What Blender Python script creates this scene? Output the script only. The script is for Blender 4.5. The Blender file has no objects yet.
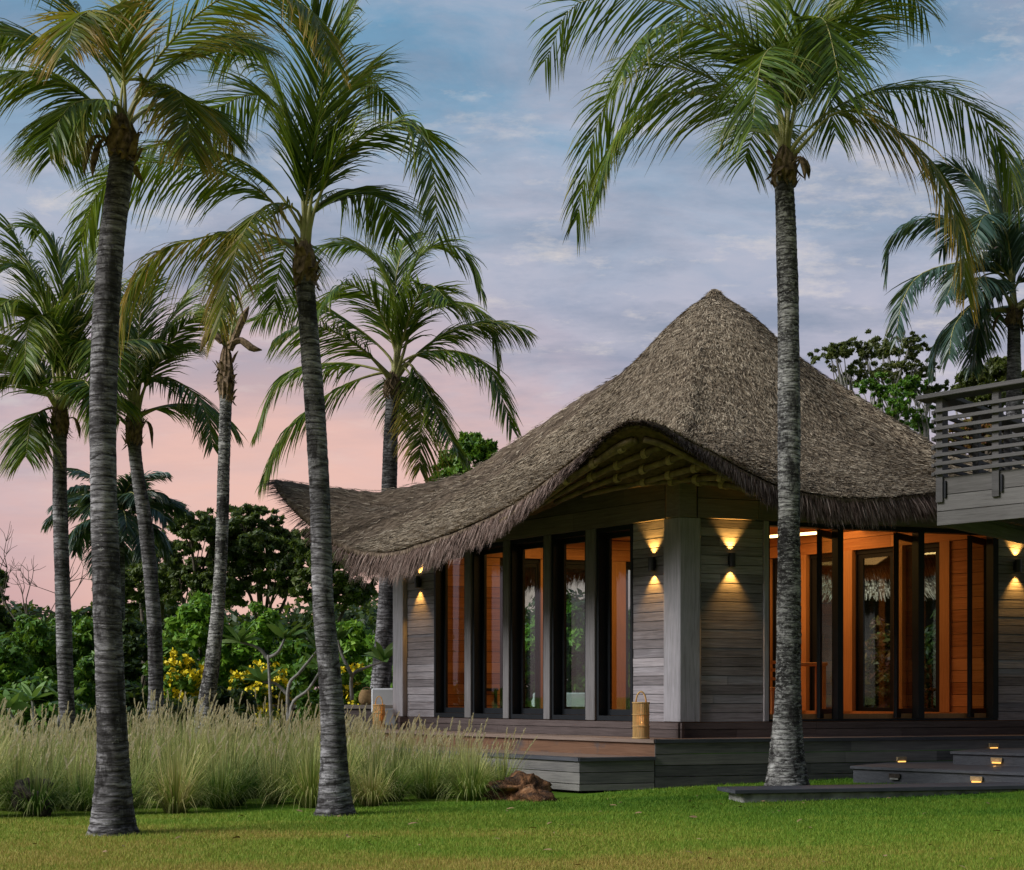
import bpy, math, random
import numpy as np
from mathutils import Vector, Matrix

RNG = np.random.default_rng(11)
random.seed(11)
F = 1300.0; HOR = 695.0; CZ = 1.25; CX = 512.0
SC = bpy.context.scene
COL = SC.collection

def W(px, py, Y):
    return np.array([(px-CX)/F*Y, Y, CZ+(HOR-py)/F*Y])

# ------------------------------------------------------------------ helpers
def srgb(r, g, b):
    def c(v):
        v /= 255.0
        return v/12.92 if v <= .04045 else ((v+.055)/1.055)**2.4
    return (c(r), c(g), c(b), 1)

def tag(o, label=None, cat=None, group=None, kind=None):
    if label: o['label'] = label
    if cat: o['category'] = cat
    if group: o['group'] = group
    if kind: o['kind'] = kind
    return o

def empty(name, loc=(0, 0, 0), rz=0, label=None, cat=None, group=None):
    o = bpy.data.objects.new(name, None); COL.objects.link(o)
    o.location = [float(v) for v in loc]; o.rotation_euler = (0, 0, rz); o.empty_display_size = .2
    return tag(o, label, cat, group)

def link_mesh(name, me, mat, parent=None, matrix=None):
    o = bpy.data.objects.new(name, me); COL.objects.link(o)
    if mat: me.materials.append(mat)
    m = matrix if matrix is not None else Matrix.Identity(4)
    if parent is not None:
        chain = Matrix.Identity(4); p = parent; ms = []
        while p is not None:
            ms.append(p.matrix_basis.copy()); p = p.parent
        for q in reversed(ms): chain = chain @ q
        o.parent = parent
        o.matrix_basis = chain.inverted() @ m
    else:
        o.matrix_basis = m
    return o

def np_mesh(name, V, Q, mat, parent=None, uv=None, smooth=False, matrix=None, tris=None, origin=None):
    """V (n,3); Q (m,4) quads; tris (k,3); uv per vertex (n,2)"""
    V = np.asarray(V, dtype=np.float64)
    if origin is not None:
        V = V-np.asarray(origin, float); matrix = Matrix.Translation([float(v) for v in origin])
    me = bpy.data.meshes.new(name)
    Q = np.zeros((0, 4), int) if Q is None else np.asarray(Q, dtype=np.int64)
    T = np.zeros((0, 3), int) if tris is None else np.asarray(tris, dtype=np.int64)
    me.vertices.add(len(V)); me.vertices.foreach_set('co', V.astype(np.float32).ravel())
    loops = np.concatenate([Q.ravel(), T.ravel()])
    me.loops.add(len(loops)); me.loops.foreach_set('vertex_index', loops.astype(np.int32))
    n = len(Q)+len(T)
    starts = np.concatenate([np.arange(len(Q))*4, len(Q)*4+np.arange(len(T))*3]).astype(np.int32)
    me.polygons.add(n); me.polygons.foreach_set('loop_start', starts)
    if uv is not None:
        l = me.uv_layers.new(name='UVMap')
        l.data.foreach_set('uv', np.asarray(uv)[loops].astype(np.float32).ravel())
    me.update(calc_edges=True)
    me.polygons.foreach_set('use_smooth', np.full(n, bool(smooth)))
    return link_mesh(name, me, mat, parent, matrix)

class MB:
    def __init__(s): s.v = []; s.f = []; s.mi = []
    def add(s, vs, fs):
        b = len(s.v); s.v += [tuple(map(float, p)) for p in vs]; s.f += [tuple(i+b for i in f) for f in fs]
        return s
    def box(s, x0, x1, y0, y1, z0, z1):
        if x0 > x1: x0, x1 = x1, x0
        if y0 > y1: y0, y1 = y1, y0
        vs = [(x, y, z) for z in (z0, z1) for (x, y) in ((x0, y0), (x1, y0), (x1, y1), (x0, y1))]
        return s.add(vs, [(3, 2, 1, 0), (4, 5, 6, 7), (0, 1, 5, 4), (1, 2, 6, 5), (2, 3, 7, 6), (3, 0, 4, 7)])
    def prism(s, poly, z0, z1):
        n = len(poly); a = sum(poly[i][0]*poly[(i+1) % n][1]-poly[(i+1) % n][0]*poly[i][1] for i in range(n))
        if a < 0: poly = poly[::-1]
        z0 = z0 if hasattr(z0, '__len__') else [z0]*n; z1 = z1 if hasattr(z1, '__len__') else [z1]*n
        vs = [(p[0], p[1], z) for p, z in zip(poly, z0)]+[(p[0], p[1], z) for p, z in zip(poly, z1)]
        return s.add(vs, [tuple(range(n))[::-1], tuple(range(n, 2*n))]+[(i, (i+1) % n, n+(i+1) % n, n+i) for i in range(n)])
    def tube(s, pts, rad, seg=8, cap=True):
        pts = [Vector([float(q) for q in p]) for p in pts]; n = len(pts)
        rad = rad if hasattr(rad, '__len__') else [rad]*n
        vs = []; up = Vector((0, 0, 1)); prev = None
        for i, p in enumerate(pts):
            t = (pts[min(i+1, n-1)]-pts[max(i-1, 0)])
            t = t.normalized() if t.length > 1e-9 else Vector((0, 0, 1))
            if prev is None: a = t.cross(up) if abs(t.z) < .95 else t.cross(Vector((1, 0, 0)))
            else: a = prev-t*prev.dot(t)
            a.normalize(); prev = a; b = t.cross(a)
            for k in range(seg):
                th = 2*math.pi*k/seg
                vs.append(p+(a*math.cos(th)+b*math.sin(th))*rad[i])
        fs = [(i*seg+k, i*seg+(k+1) % seg, (i+1)*seg+(k+1) % seg, (i+1)*seg+k) for i in range(n-1) for k in range(seg)]
        if cap: fs += [tuple(range(seg))[::-1], tuple(range((n-1)*seg, n*seg))]
        return s.add(vs, fs)
    def lathe(s, prof, c=(0, 0, 0), seg=20):
        n = len(prof)
        vs = [(c[0]+r*math.cos(2*math.pi*k/seg), c[1]+r*math.sin(2*math.pi*k/seg), c[2]+z) for r, z in prof for k in range(seg)]
        fs = [(i*seg+k, i*seg+(k+1) % seg, (i+1)*seg+(k+1) % seg, (i+1)*seg+k) for i in range(n-1) for k in range(seg)]
        fs += [tuple(range(seg))[::-1], tuple(range((n-1)*seg, n*seg))]
        return s.add(vs, fs)
    def build(s, name, mat, parent=None, matrix=None, bevel=0, smooth=False, origin=None):
        me = bpy.data.meshes.new(name)
        v = s.v
        if origin is not None:
            v = [(p[0]-origin[0], p[1]-origin[1], p[2]-origin[2]) for p in v]; matrix = Matrix.Translation([float(q) for q in origin])
        me.from_pydata(v, [], s.f); me.update()
        if smooth: me.polygons.foreach_set('use_smooth', [True]*len(me.polygons))
        o = link_mesh(name, me, mat, parent, matrix)
        if bevel:
            b = o.modifiers.new('bevel', 'BEVEL'); b.width = bevel; b.segments = 1; b.limit_method = 'ANGLE'
        return o

# ------------------------------------------------------------------ materials
class NT:
    def __init__(s, name):
        s.m = bpy.data.materials.new(name); s.m.use_nodes = True
        s.t = s.m.node_tree; s.t.nodes.clear()
        s.out = s.t.nodes.new('ShaderNodeOutputMaterial')
    def n(s, typ, ins=None, **kw):
        nd = s.t.nodes.new(typ)
        for k, v in kw.items(): setattr(nd, k, v)
        for k, v in (ins or {}).items():
            if isinstance(v, bpy.types.NodeSocket): s.t.links.new(v, nd.inputs[k])
            else: nd.inputs[k].default_value = v
        return nd
    def ramp(s, fac, stops, interp='LINEAR'):
        nd = s.n('ShaderNodeValToRGB', {0: fac}); cr = nd.color_ramp; cr.interpolation = interp
        while len(cr.elements) < len(stops): cr.elements.new(.5)
        for e, (p, c) in zip(cr.elements, stops):
            e.position = p; e.color = c if hasattr(c, '__len__') else (c, c, c, 1)
        return nd.outputs[0]
    def noise(s, vec, scale, detail=4, rough=.55, dist=0):
        return s.n('ShaderNodeTexNoise', {'Vector': vec, 'Scale': scale, 'Detail': detail, 'Roughness': rough, 'Distortion': dist}).outputs['Fac']
    def mapping(s, vec, scale=(1, 1, 1), loc=(0, 0, 0)):
        return s.n('ShaderNodeMapping', {'Vector': vec, 'Scale': scale, 'Location': loc}).outputs[0]
    def mix(s, fac, a, b, mode='MIX'):
        nd = s.n('ShaderNodeMix', data_type='RGBA', blend_type=mode)
        for idx, v in ((0, fac), (6, a), (7, b)):
            if isinstance(v, bpy.types.NodeSocket): s.t.links.new(v, nd.inputs[idx])
            else: nd.inputs[idx].default_value = v
        return nd.outputs[2]
    def math(s, op, a, b=0.0, c=0.0, clamp=False):
        nd = s.n('ShaderNodeMath', {0: a, 1: b, 2: c}, operation=op); nd.use_clamp = clamp
        return nd.outputs[0]
    def bump(s, h, strength=.5, dist=.02):
        return s.n('ShaderNodeBump', {'Height': h, 'Strength': strength, 'Distance': dist}).outputs[0]
    def surf(s, sh): s.t.links.new(sh, s.out.inputs[0]); return s.m
    def principled(s, color, rough=.8, normal=None, spec=.3, metal=0.0):
        ins = {'Base Color': color, 'Roughness': rough, 'Specular IOR Level': spec, 'Metallic': metal}
        if normal is not None: ins['Normal'] = normal
        return s.n('ShaderNodeBsdfPrincipled', ins).outputs[0]

def rgb(r, g, b): return (r, g, b, 1)
OBJ = lambda t: t.n('ShaderNodeTexCoord').outputs['Object']
ISL = lambda t: t.n('ShaderNodeNewGeometry').outputs['Random Per Island']

def m_boards(name, dark, mid, light, rough=.75, horiz=True, island=.6, spots=None):
    t = NT(name); co = OBJ(t)
    s1 = (1.2, 9, 22) if horiz else (22, 22, 1.2)
    grain = t.noise(t.mapping(co, s1), 1.6, 6, .65, .6)
    fine = t.noise(t.mapping(co, (4, 60, 110) if horiz else (110, 110, 4)), 1, 3, .6)
    blot = t.noise(co, 1.3, 3)
    isl = ISL(t)
    v = t.math('MULTIPLY_ADD', isl, island, t.math('MULTIPLY', grain, .75))
    v = t.math('MULTIPLY_ADD', fine, .35, v); v = t.math('MULTIPLY_ADD', blot, .35, v)
    v = t.math('SUBTRACT', v, .42)
    c = t.ramp(v, [(.12, dark), (.45, mid), (.85, light)])
    if spots:
        c = t.mix(t.ramp(t.noise(co, 3.1, 4), [(.56, 0), (.68, 1)]), c, spots)
    b = t.bump(t.math('ADD', grain, fine), .35, .01)
    return t.surf(t.principled(c, rough, b, .25))

def m_plain(name, col, rough=.6, var=.25, scale=6, spec=.3, metal=0, bump=.1):
    t = NT(name); co = OBJ(t); nz = t.noise(co, scale, 5)
    lo = tuple(v*(1-var) for v in col[:3])+(1,); hi = tuple(min(1, v*(1+var)) for v in col[:3])+(1,)
    c = t.ramp(nz, [(.3, lo), (.7, hi)])
    return t.surf(t.principled(c, rough, t.bump(nz, bump, .01), spec, metal))

def m_leaf(name, cols, rough=.5, trans=.3, spec=.35, uvgrad=None):
    t = NT(name); isl = ISL(t); co = OBJ(t)
    clump = t.noise(co, 1.1, 2)
    v = t.math('MULTIPLY_ADD', isl, .6, t.math('MULTIPLY_ADD', clump, 1.1, -.35))
    k = len(cols)
    c = t.ramp(v, [(i/(k-1)*.9+.05, col) for i, col in enumerate(cols)])
    if uvgrad:      # (tip colour, start, end) along v
        uv = t.n('ShaderNodeTexCoord').outputs['UV']; sp = t.n('ShaderNodeSeparateXYZ', {0: uv})
        f = t.math('ADD', sp.outputs[1], t.math('MULTIPLY_ADD', sp.outputs[0], .7, -.35))
        c = t.mix(t.ramp(f, [(uvgrad[1], 0), (uvgrad[2], 1)]), c, uvgrad[0])
    p = t.principled(c, rough, None, spec)
    tr = t.n('ShaderNodeBsdfTranslucent', {0: t.mix(.5, c, rgb(.25, .35, .03), 'MIX')}).outputs[0]
    sh = t.n('ShaderNodeMixShader', {0: trans, 1: p, 2: tr}).outputs[0]
    return t.surf(sh)

M = {}
def build_materials():
    M['siding'] = m_boards('weathered_siding', rgb(.045, .039, .042), rgb(.17, .157, .168), rgb(.37, .352, .378), .7, island=.34)
    M['mullion'] = m_boards('mullion_wood', rgb(.06, .056, .056), rgb(.135, .13, .132), rgb(.22, .215, .22), .7, horiz=False, island=.15)
    M['post'] = m_boards('weathered_post', rgb(.11, .106, .112), rgb(.25, .243, .262), rgb(.41, .40, .43), .7, horiz=False, island=.15)
    M['beam'] = m_boards('weathered_beam', rgb(.05, .042, .036), rgb(.12, .102, .09), rgb(.21, .185, .165), .7, island=.3)
    M['plinth'] = m_boards('dark_plinth_boards', rgb(.02, .015, .014), rgb(.058, .043, .041), rgb(.115, .09, .086), .6, island=.3)
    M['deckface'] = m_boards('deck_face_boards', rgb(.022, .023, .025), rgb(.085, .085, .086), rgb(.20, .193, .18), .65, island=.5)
    M['deckriser'] = m_boards('deck_riser_boards', rgb(.05, .025, .015), rgb(.13, .066, .036), rgb(.19, .115, .075), .6, island=.2, spots=rgb(.07, .055, .052))  # orange-brown includes the warm light reflected on the riser, painted into the boards
    M['decktop'] = m_boards('deck_top_boards', rgb(.06, .042, .033), rgb(.14, .10, .08), rgb(.22, .165, .135), .55)
    M['darkstep'] = m_boards('dark_step_boards', rgb(.022, .024, .03), rgb(.055, .06, .072), rgb(.10, .105, .12), .55, island=.25)
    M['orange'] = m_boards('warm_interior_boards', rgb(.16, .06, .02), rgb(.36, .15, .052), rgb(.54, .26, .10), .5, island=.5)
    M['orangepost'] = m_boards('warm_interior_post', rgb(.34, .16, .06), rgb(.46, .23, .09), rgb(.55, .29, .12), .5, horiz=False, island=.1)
    M['bamboo'] = m_plain('bamboo_pole', rgb(.15, .11, .052), .55, .55, 9)
    M['rope'] = m_plain('rope', rgb(.34, .26, .15), .9, .3, 30)
    M['black'] = m_plain('black_metal', rgb(.007, .009, .012), .5, .2, 6, .2, .0, .03)
    M['blacklamp'] = m_plain('black_lamp_metal', rgb(.01, .01, .011), .45, .1, 6, .4)
    M['white'] = m_plain('white_upholstery', rgb(.62, .63, .66), .85, .06, 5, .2)
    M['wicker'] = None
    t = NT('wicker'); co = OBJ(t)
    w1 = t.n('ShaderNodeTexWave', {'Vector': co, 'Scale': 22.0, 'Distortion': 1.0}, wave_type='BANDS', bands_direction='Z').outputs['Fac']
    nz = t.noise(co, 25, 3)
    M['wicker'] = t.surf(t.principled(t.ramp(t.math('MULTIPLY_ADD', w1, .5, t.math('MULTIPLY', nz, .6)), [(.2, rgb(.10, .055, .02)), (.8, rgb(.42, .27, .12))]), .7, t.bump(w1, .6, .01)))
    M['canelantern'] = m_boards('cane_slats', rgb(.28, .16, .05), rgb(.46, .29, .11), rgb(.60, .42, .19), .5, horiz=False, island=.4)
    # thatch
    t = NT('thatch'); isl = ISL(t); co = OBJ(t)
    big = t.noise(co, .9, 4, .6); mid = t.noise(co, 5, 4, .7)
    v = t.math('MULTIPLY_ADD', isl, .85, t.math('MULTIPLY_ADD', mid, .5, t.math('MULTIPLY', big, .35)))
    v = t.math('SUBTRACT', v, .38)
    c = t.ramp(v, [(.08, rgb(.045, .033, .025)), (.33, rgb(.165, .125, .085)), (.6, rgb(.335, .27, .19)), (.95, rgb(.58, .50, .38))])
    M['thatch'] = t.surf(t.principled(c, .85, None, .15))
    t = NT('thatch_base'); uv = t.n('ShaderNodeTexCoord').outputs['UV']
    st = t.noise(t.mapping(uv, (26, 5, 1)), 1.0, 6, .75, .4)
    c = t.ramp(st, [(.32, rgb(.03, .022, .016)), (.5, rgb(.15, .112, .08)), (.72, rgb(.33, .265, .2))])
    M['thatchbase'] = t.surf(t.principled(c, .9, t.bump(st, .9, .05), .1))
    t = NT('thatch_fringe'); isl = ISL(t)
    c = t.ramp(isl, [(.0, rgb(.035, .022, .018)), (.45, rgb(.12, .08, .064)), (.8, rgb(.23, .165, .14)), (1, rgb(.38, .30, .26))])
    M['fringe'] = t.surf(t.principled(c, .85, None, .15))
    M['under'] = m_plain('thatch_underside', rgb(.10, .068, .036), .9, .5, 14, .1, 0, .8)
    # palm trunk
    def trunk(name, lo, mid, hi, lich=.62):
        t = NT(name); uv = t.n('ShaderNodeTexCoord').outputs['UV']; co = OBJ(t)
        sp = t.n('ShaderNodeSeparateXYZ', {0: uv})
        big = t.noise(co, 2.2, 3); nz = t.noise(t.mapping(co, (1, 1, 4.5)), 6, 6, .72)
        dv = t.math('MULTIPLY_ADD', nz, .055, sp.outputs[1])
        dv = t.math('MULTIPLY_ADD', t.noise(t.mapping(co, (.4, .4, 1.6)), 1.4, 3), .5, dv)
        ring = t.math('FRACT', t.math('MULTIPLY', dv, 13.0))
        dash = t.ramp(t.noise(t.mapping(co, (1, 1, 7)), 8, 5, .75), [(.55, 0), (.66, .85)])
        crack = t.ramp(ring, [(0, 1), (.10, .6), (.25, 0), (.9, 0), (1, 1)])
        v = t.math('MULTIPLY_ADD', nz, 1.0, t.math('MULTIPLY_ADD', big, .7, -.35))
        c = t.ramp(v, [(.30, lo), (.5, mid), (.72, hi)])
        c = t.mix(t.math('MULTIPLY', crack, t.ramp(t.noise(t.mapping(co, (1, 1, 2.5)), 5, 4), [(.34, .25), (.54, 1)])), c, rgb(.018, .015, .014))
        c = t.mix(dash, c, rgb(.035, .031, .03))
        sp2 = t.noise(t.mapping(co, (1, 1, 2.6)), 15, 6, .8)
        c = t.mix(t.math('MULTIPLY', t.ramp(sp2, [(lich-.01, 0), (lich+.02, 1)]), .75), c, rgb(.46, .46, .44))
        dk = t.ramp(t.noise(t.mapping(co, (1.6, 1.6, .7)), 2.1, 5, .75), [(.53, 0), (.60, .8)])
        c = t.mix(dk, c, rgb(.022, .02, .02))
        h = t.math('SUBTRACT', nz, t.math('MULTIPLY_ADD', crack, .5, dash))
        return t.surf(t.principled(c, .85, t.bump(h, .8, .02), .2))
    M['trunk'] = trunk('palm_trunk_bark', rgb(.03, .028, .029), rgb(.15, .145, .152), rgb(.40, .395, .415))
    M['trunk_pale'] = trunk('palm_trunk_lichened_bark', rgb(.012, .011, .011), rgb(.11, .107, .104), rgb(.56, .55, .53), .54)
    M['husk'] = m_plain('palm_husk_fibre', rgb(.17, .12, .075), .9, .85, 16, .15, 0, .8)
    M['deadleaf'] = m_plain('dry_frond', rgb(.26, .17, .09), .8, .4, 5)
    G1 = [rgb(.016, .04, .006), rgb(.048, .098, .010), rgb(.12, .19, .015), rgb(.26, .31, .025)]
    M['frond'] = m_leaf('palm_frond_green', G1, .42, .30, .4, (rgb(.25, .22, .04), .75, 1.25))
    M['frond_warm'] = m_leaf('palm_frond_yellowing', [rgb(.03, .06, .009), rgb(.075, .115, .012), rgb(.17, .19, .02), rgb(.34, .27, .03)], .5, .35, .3, (rgb(.42, .25, .045), .45, 1.15))
    M['frond_blue'] = m_leaf('palm_frond_silvery', [rgb(.018, .04, .032), rgb(.035, .075, .055), rgb(.06, .11, .08), rgb(.10, .16, .12)], .4, .15, .5, (rgb(.14, .15, .08), .9, 1.3))
    M['rachis'] = m_plain('frond_rib', rgb(.30, .29, .10), .5, .4, 6)
    def leafset(n, a, b, c, d, tr=.3, sp=.4): M[n] = m_leaf('foliage_'+n, [rgb(*a), rgb(*b), rgb(*c), rgb(*d)], .5, tr, sp)
    leafset('leaf_dark', (.008, .02, .006), (.018, .042, .01), (.035, .07, .016), (.065, .10, .025))
    leafset('leaf_mid', (.022, .075, .007), (.055, .155, .012), (.115, .25, .018), (.20, .33, .03))
    leafset('leaf_bright', (.045, .14, .009), (.10, .25, .015), (.18, .36, .025), (.27, .44, .045))
    leafset('leaf_olive', (.03, .045, .012), (.06, .08, .018), (.11, .13, .03), (.19, .19, .05))
    leafset('leaf_forest', (.02, .04, .01), (.045, .08, .015), (.09, .13, .026), (.15, .18, .045))
    leafset('leaf_red', (.05, .02, .012), (.14, .035, .018), (.20, .10, .02), (.12, .14, .03))
    leafset('leaf_pale', (.07, .15, .04), (.12, .24, .06), (.18, .32, .09), (.28, .40, .14))
    M['flower'] = m_plain('yellow_petals', rgb(.74, .60, .02), .6, .15, 8)
    M['pinkflower'] = m_plain('pale_pink_petals', rgb(.55, .36, .38), .6, .15, 8)
    M['bark'] = m_plain('tree_bark', rgb(.09, .075, .06), .9, .4, 8, .1, 0, .6)
    M['palebark'] = m_plain('pale_grey_bark', rgb(.27, .26, .24), .85, .3, 9, .15, 0, .4)
    # grasses
    t = NT('fountain_grass'); uv = t.n('ShaderNodeTexCoord').outputs['UV']; sp = t.n('ShaderNodeSeparateXYZ', {0: uv})
    base = t.ramp(sp.outputs[0], [(0, rgb(.04, .11, .012)), (.4, rgb(.15, .25, .03)), (.75, rgb(.32, .36, .075)), (1, rgb(.56, .47, .20))])
    c = t.mix(t.ramp(sp.outputs[1], [(.5, 0), (1, .7)]), t.mix(t.ramp(sp.outputs[1], [(0, .75), (.3, 0)]), base, rgb(.03, .055, .01)), rgb(.58, .56, .26))  # shade in the gaps between tufts is painted into the dark blade feet
    p = t.principled(c, .7, None, .2); tr = t.n('ShaderNodeBsdfTranslucent', {0: c}).outputs[0]
    M['grass'] = t.surf(t.n('ShaderNodeMixShader', {0: .3, 1: p, 2: tr}).outputs[0])
    t = NT('grass_plume'); isl = ISL(t); c = t.ramp(isl, [(0, rgb(.58, .48, .26)), (.6, rgb(.80, .71, .46)), (1, rgb(.90, .84, .64))])
    p = t.principled(c, .9, None, .1); tr = t.n('ShaderNodeBsdfTranslucent', {0: c}).outputs[0]
    M['plume'] = t.surf(t.n('ShaderNodeMixShader', {0: .4, 1: p, 2: tr}).outputs[0])
    def lawn(name, blade):
        t = NT(name); pos = t.n('ShaderNodeNewGeometry').outputs['Position']
        a = t.noise(t.mapping(pos, (.35, 1.0, 1)), .8, 4, .6); b = t.noise(pos, 4.5, 4, .65)
        sp = t.n('ShaderNodeSeparateXYZ', {0: pos})
        dry = t.n('ShaderNodeMapRange', {0: sp.outputs[1], 1: 15.0, 2: 9.6, 3: -.10, 4: .24}).outputs[0]
        lft = t.n('ShaderNodeMapRange', {0: sp.outputs[0], 1: 4.0, 2: -3.0, 3: -.05, 4: .10}).outputs[0]
        v = t.math('ADD', t.math('MULTIPLY_ADD', a, .85, t.math('MULTIPLY', b, .30)), t.math('ADD', dry, lft))
        if blade: v = t.math('MULTIPLY_ADD', ISL(t), .30, t.math('SUBTRACT', v, .15))
        k = 1.0 if blade else .65
        c = t.ramp(v, [(.36, rgb(.09*k, .215*k, .02*k)), (.56, rgb(.17*k, .30*k, .03*k)), (.78, rgb(.27*k, .33*k, .045*k)), (.96, rgb(.42*k, .33*k, .085*k))])
        if blade:
            p = t.principled(c, .6, None, .2); tr = t.n('ShaderNodeBsdfTranslucent', {0: c}).outputs[0]
            return t.surf(t.n('ShaderNodeMixShader', {0: .3, 1: p, 2: tr}).outputs[0])
        return t.surf(t.principled(c, .95, t.bump(t.noise(pos, 60, 3), .6, .02), .05))
    M['lawn'] = lawn('lawn_soil', False); M['blade'] = lawn('lawn_blades', True)
    M['rock'] = None
    t = NT('rust_rock'); co = OBJ(t); a = t.noise(co, 4, 8, .7, .5); b = t.noise(co, 13, 4, .7)
    c = t.ramp(a, [(.36, rgb(.035, .026, .022)), (.47, rgb(.13, .065, .032)), (.56, rgb(.33, .16, .07)), (.68, rgb(.40, .28, .18))])
    M['rock'] = t.surf(t.principled(c, .85, t.bump(t.math('ADD', a, b), 1, .06), .2))
    t = NT('grey_rock'); co = OBJ(t); a = t.noise(co, 5, 8, .7)
    M['greyrock'] = t.surf(t.principled(t.ramp(a, [(.3, rgb(.02, .018, .016)), (.7, rgb(.11, .09, .075))]), .9, t.bump(a, 1, .05), .1))
    M['concrete'] = m_plain('concrete', rgb(.27, .27, .25), .85, .5, 7, .2, 0, .5)
    # glass
    t = NT('window_glass')
    lw_ = t.n('ShaderNodeLayerWeight', {0: .5}).outputs['Facing']
    fr = t.math('MULTIPLY_ADD', t.math('POWER', lw_, 5.0), .9, .07)
    g = t.n('ShaderNodeBsdfGlossy', {0: rgb(.9, .95, 1), 1: .02}).outputs[0]
    tr = t.n('ShaderNodeBsdfTransparent', {0: rgb(.86, .93, .90)}).outputs[0]
    M['glass'] = t.surf(t.n('ShaderNodeMixShader', {0: fr, 1: tr, 2: g}).outputs[0])
    def emis(name, col, s):
        t = NT(name); return t.surf(t.n('ShaderNodeEmission', {0: col, 1: s}).outputs[0])
    M['glow'] = emis('lamp_lens_glow', rgb(1, .5, .12), 1.9); M['tube'] = emis('tube_light_glow', rgb(1, .62, .22), 8)
    M['flame'] = emis('candle_flame', rgb(1, .45, .12), 6)
    M['wax'] = m_plain('candle_wax', rgb(.8, .66, .45), .5, .05)
build_materials()

# ------------------------------------------------------------------ ground
def gz(x, y):
    x = np.asarray(x, float); y = np.asarray(y, float)
    r = .028*np.clip(x-.8, 0, 7)*np.clip((y-12)/3.5, 0, 1)
    return r-.05*np.exp(-((x-.5)**2+(y-16.8)**2)/3.0)+.02*np.sin(x*.7+1)*np.sin(y*.5)

def ground():
    xs = np.unique(np.concatenate([np.linspace(-14, 14, 113), [-600, -300, -120, -60, -30, 30, 60, 120, 300, 600]]))
    ys = np.unique(np.concatenate([np.linspace(2, 28, 105), [-200, -60, -15, -4, 40, 60, 100, 200, 400, 900]]))
    X, Y = np.meshgrid(xs, ys); Z = gz(X, Y)*(np.abs(X) < 14)*(Y < 28)*(Y > 2)
    V = np.stack([X, Y, Z], -1).reshape(-1, 3); nx = len(xs)
    i, j = np.meshgrid(np.arange(nx-1), np.arange(len(ys)-1)); b = (j*nx+i).ravel()
    Q = np.stack([b, b+1, b+nx+1, b+nx], 1)
    tag(np_mesh('ground', V, Q, M['lawn'], smooth=True), kind='structure')
ground()

# border between lawn and tall grass: x -> y
def border(x): return np.interp(x, [-8, -5.1, -1.9, -.2, .6, 1.2], [12.6, 13.1, 14.2, 15.4, 16.0, 16.6])

def strips(base, d0, length, width, wdir, droop, nseg=3, taper=(1, .85, .5, .04), u=None):
    """many curved blades; all inputs (n,3) or (n,)"""
    n = len(base); P = base.copy(); d = d0/np.linalg.norm(d0, axis=1, keepdims=True)
    pts = [P.copy()]; ds = [d]
    for k in range(nseg):
        P = P+d*(length/nseg)[:, None]; pts.append(P.copy())
        d = d+np.array([0, 0, -1.0])*(droop*(k+1)/nseg)[:, None]; d /= np.linalg.norm(d, axis=1, keepdims=True); ds.append(d)
    V = np.zeros((n, nseg+1, 2, 3)); UV = np.zeros((n, nseg+1, 2, 2))
    for k in range(nseg+1):
        w = wdir-(np.sum(wdir*ds[min(k, nseg)], 1, keepdims=True))*ds[min(k, nseg)]
        w /= (np.linalg.norm(w, axis=1, keepdims=True)+1e-9)
        hw = (width*taper[min(k, len(taper)-1)]/2)[:, None]
        V[:, k, 0] = pts[k]-w*hw; V[:, k, 1] = pts[k]+w*hw
        UV[:, k, :, 1] = k/nseg
    UV[..., 0] = (np.random.default_rng(5).random(n) if u is None else u)[:, None, None]
    m = (nseg+1)*2; b = (np.arange(n)*m)[:, None]
    Q = np.concatenate([np.stack([b[:, 0]+2*k, b[:, 0]+2*k+1, b[:, 0]+2*k+3, b[:, 0]+2*k+2], 1) for k in range(nseg)])
    return V.reshape(-1, 3), Q, UV.reshape(-1, 2)

def lawn_blades():
    n = 230000
    Y = 1/(RNG.random(n)*(1/8.6-1/18.2)+1/18.2)
    X = (RNG.random(n)*1.0-.5)*Y*.86
    ok = (Y < border(X)-.02) | (X > 1.2)
    # keep off the deck
    inside = (X > .7) & (Y > 16.85+.296*(X-.87))
    ok &= ~inside & ~((X > .8) & (Y > 17.9))
    X = X[ok]; Y = Y[ok]; n = len(X)
    base = np.stack([X, Y, gz(X, Y)-.004], 1)
    d = np.stack([RNG.normal(0, .5, n), RNG.normal(0, .5, n), np.ones(n)], 1)
    L = RNG.uniform(.02, .045, n); w = RNG.uniform(.004, .008, n)*(Y/11)
    wd = np.stack([np.ones(n), RNG.normal(0, .6, n), np.zeros(n)], 1)
    V, Q, UV = strips(base, d, L, w, wd, RNG.uniform(0, .8, n), 1, (1, .1))
    tag(np_mesh('lawn_grass', V, Q, M['blade'], uv=UV), 'short mown lawn with green and straw coloured patches', 'lawn', kind='stuff')
lawn_blades()
def litter():
    r = np.random.default_rng(3); n = 90
    Y = r.uniform(9.3, 15.5, n); X = r.uniform(-.42, .42, n)*Y; X = np.where((Y > border(X)-.2) & (X < 1.2), X*0+r.uniform(.5, 4, n), X)
    p = np.stack([X, Y, gz(X, Y)+.03], 1); a = r.uniform(0, 6.28, n)
    d = np.stack([np.cos(a), np.sin(a), r.uniform(-.1, .35, n)], 1)
    V, Q, UV = strips(p, d, r.uniform(.04, .11, n), r.uniform(.015, .035, n), np.stack([-np.sin(a), np.cos(a), r.normal(0, .4, n)], 1), r.uniform(.1, .6, n), 3, (.4, 1, .8, .1))
    tag(np_mesh('fallen_leaves', V, Q, M['deadleaf'], uv=UV), 'a few small dry brown leaves scattered over the lawn', 'dry leaves', kind='stuff')
litter()

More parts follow.
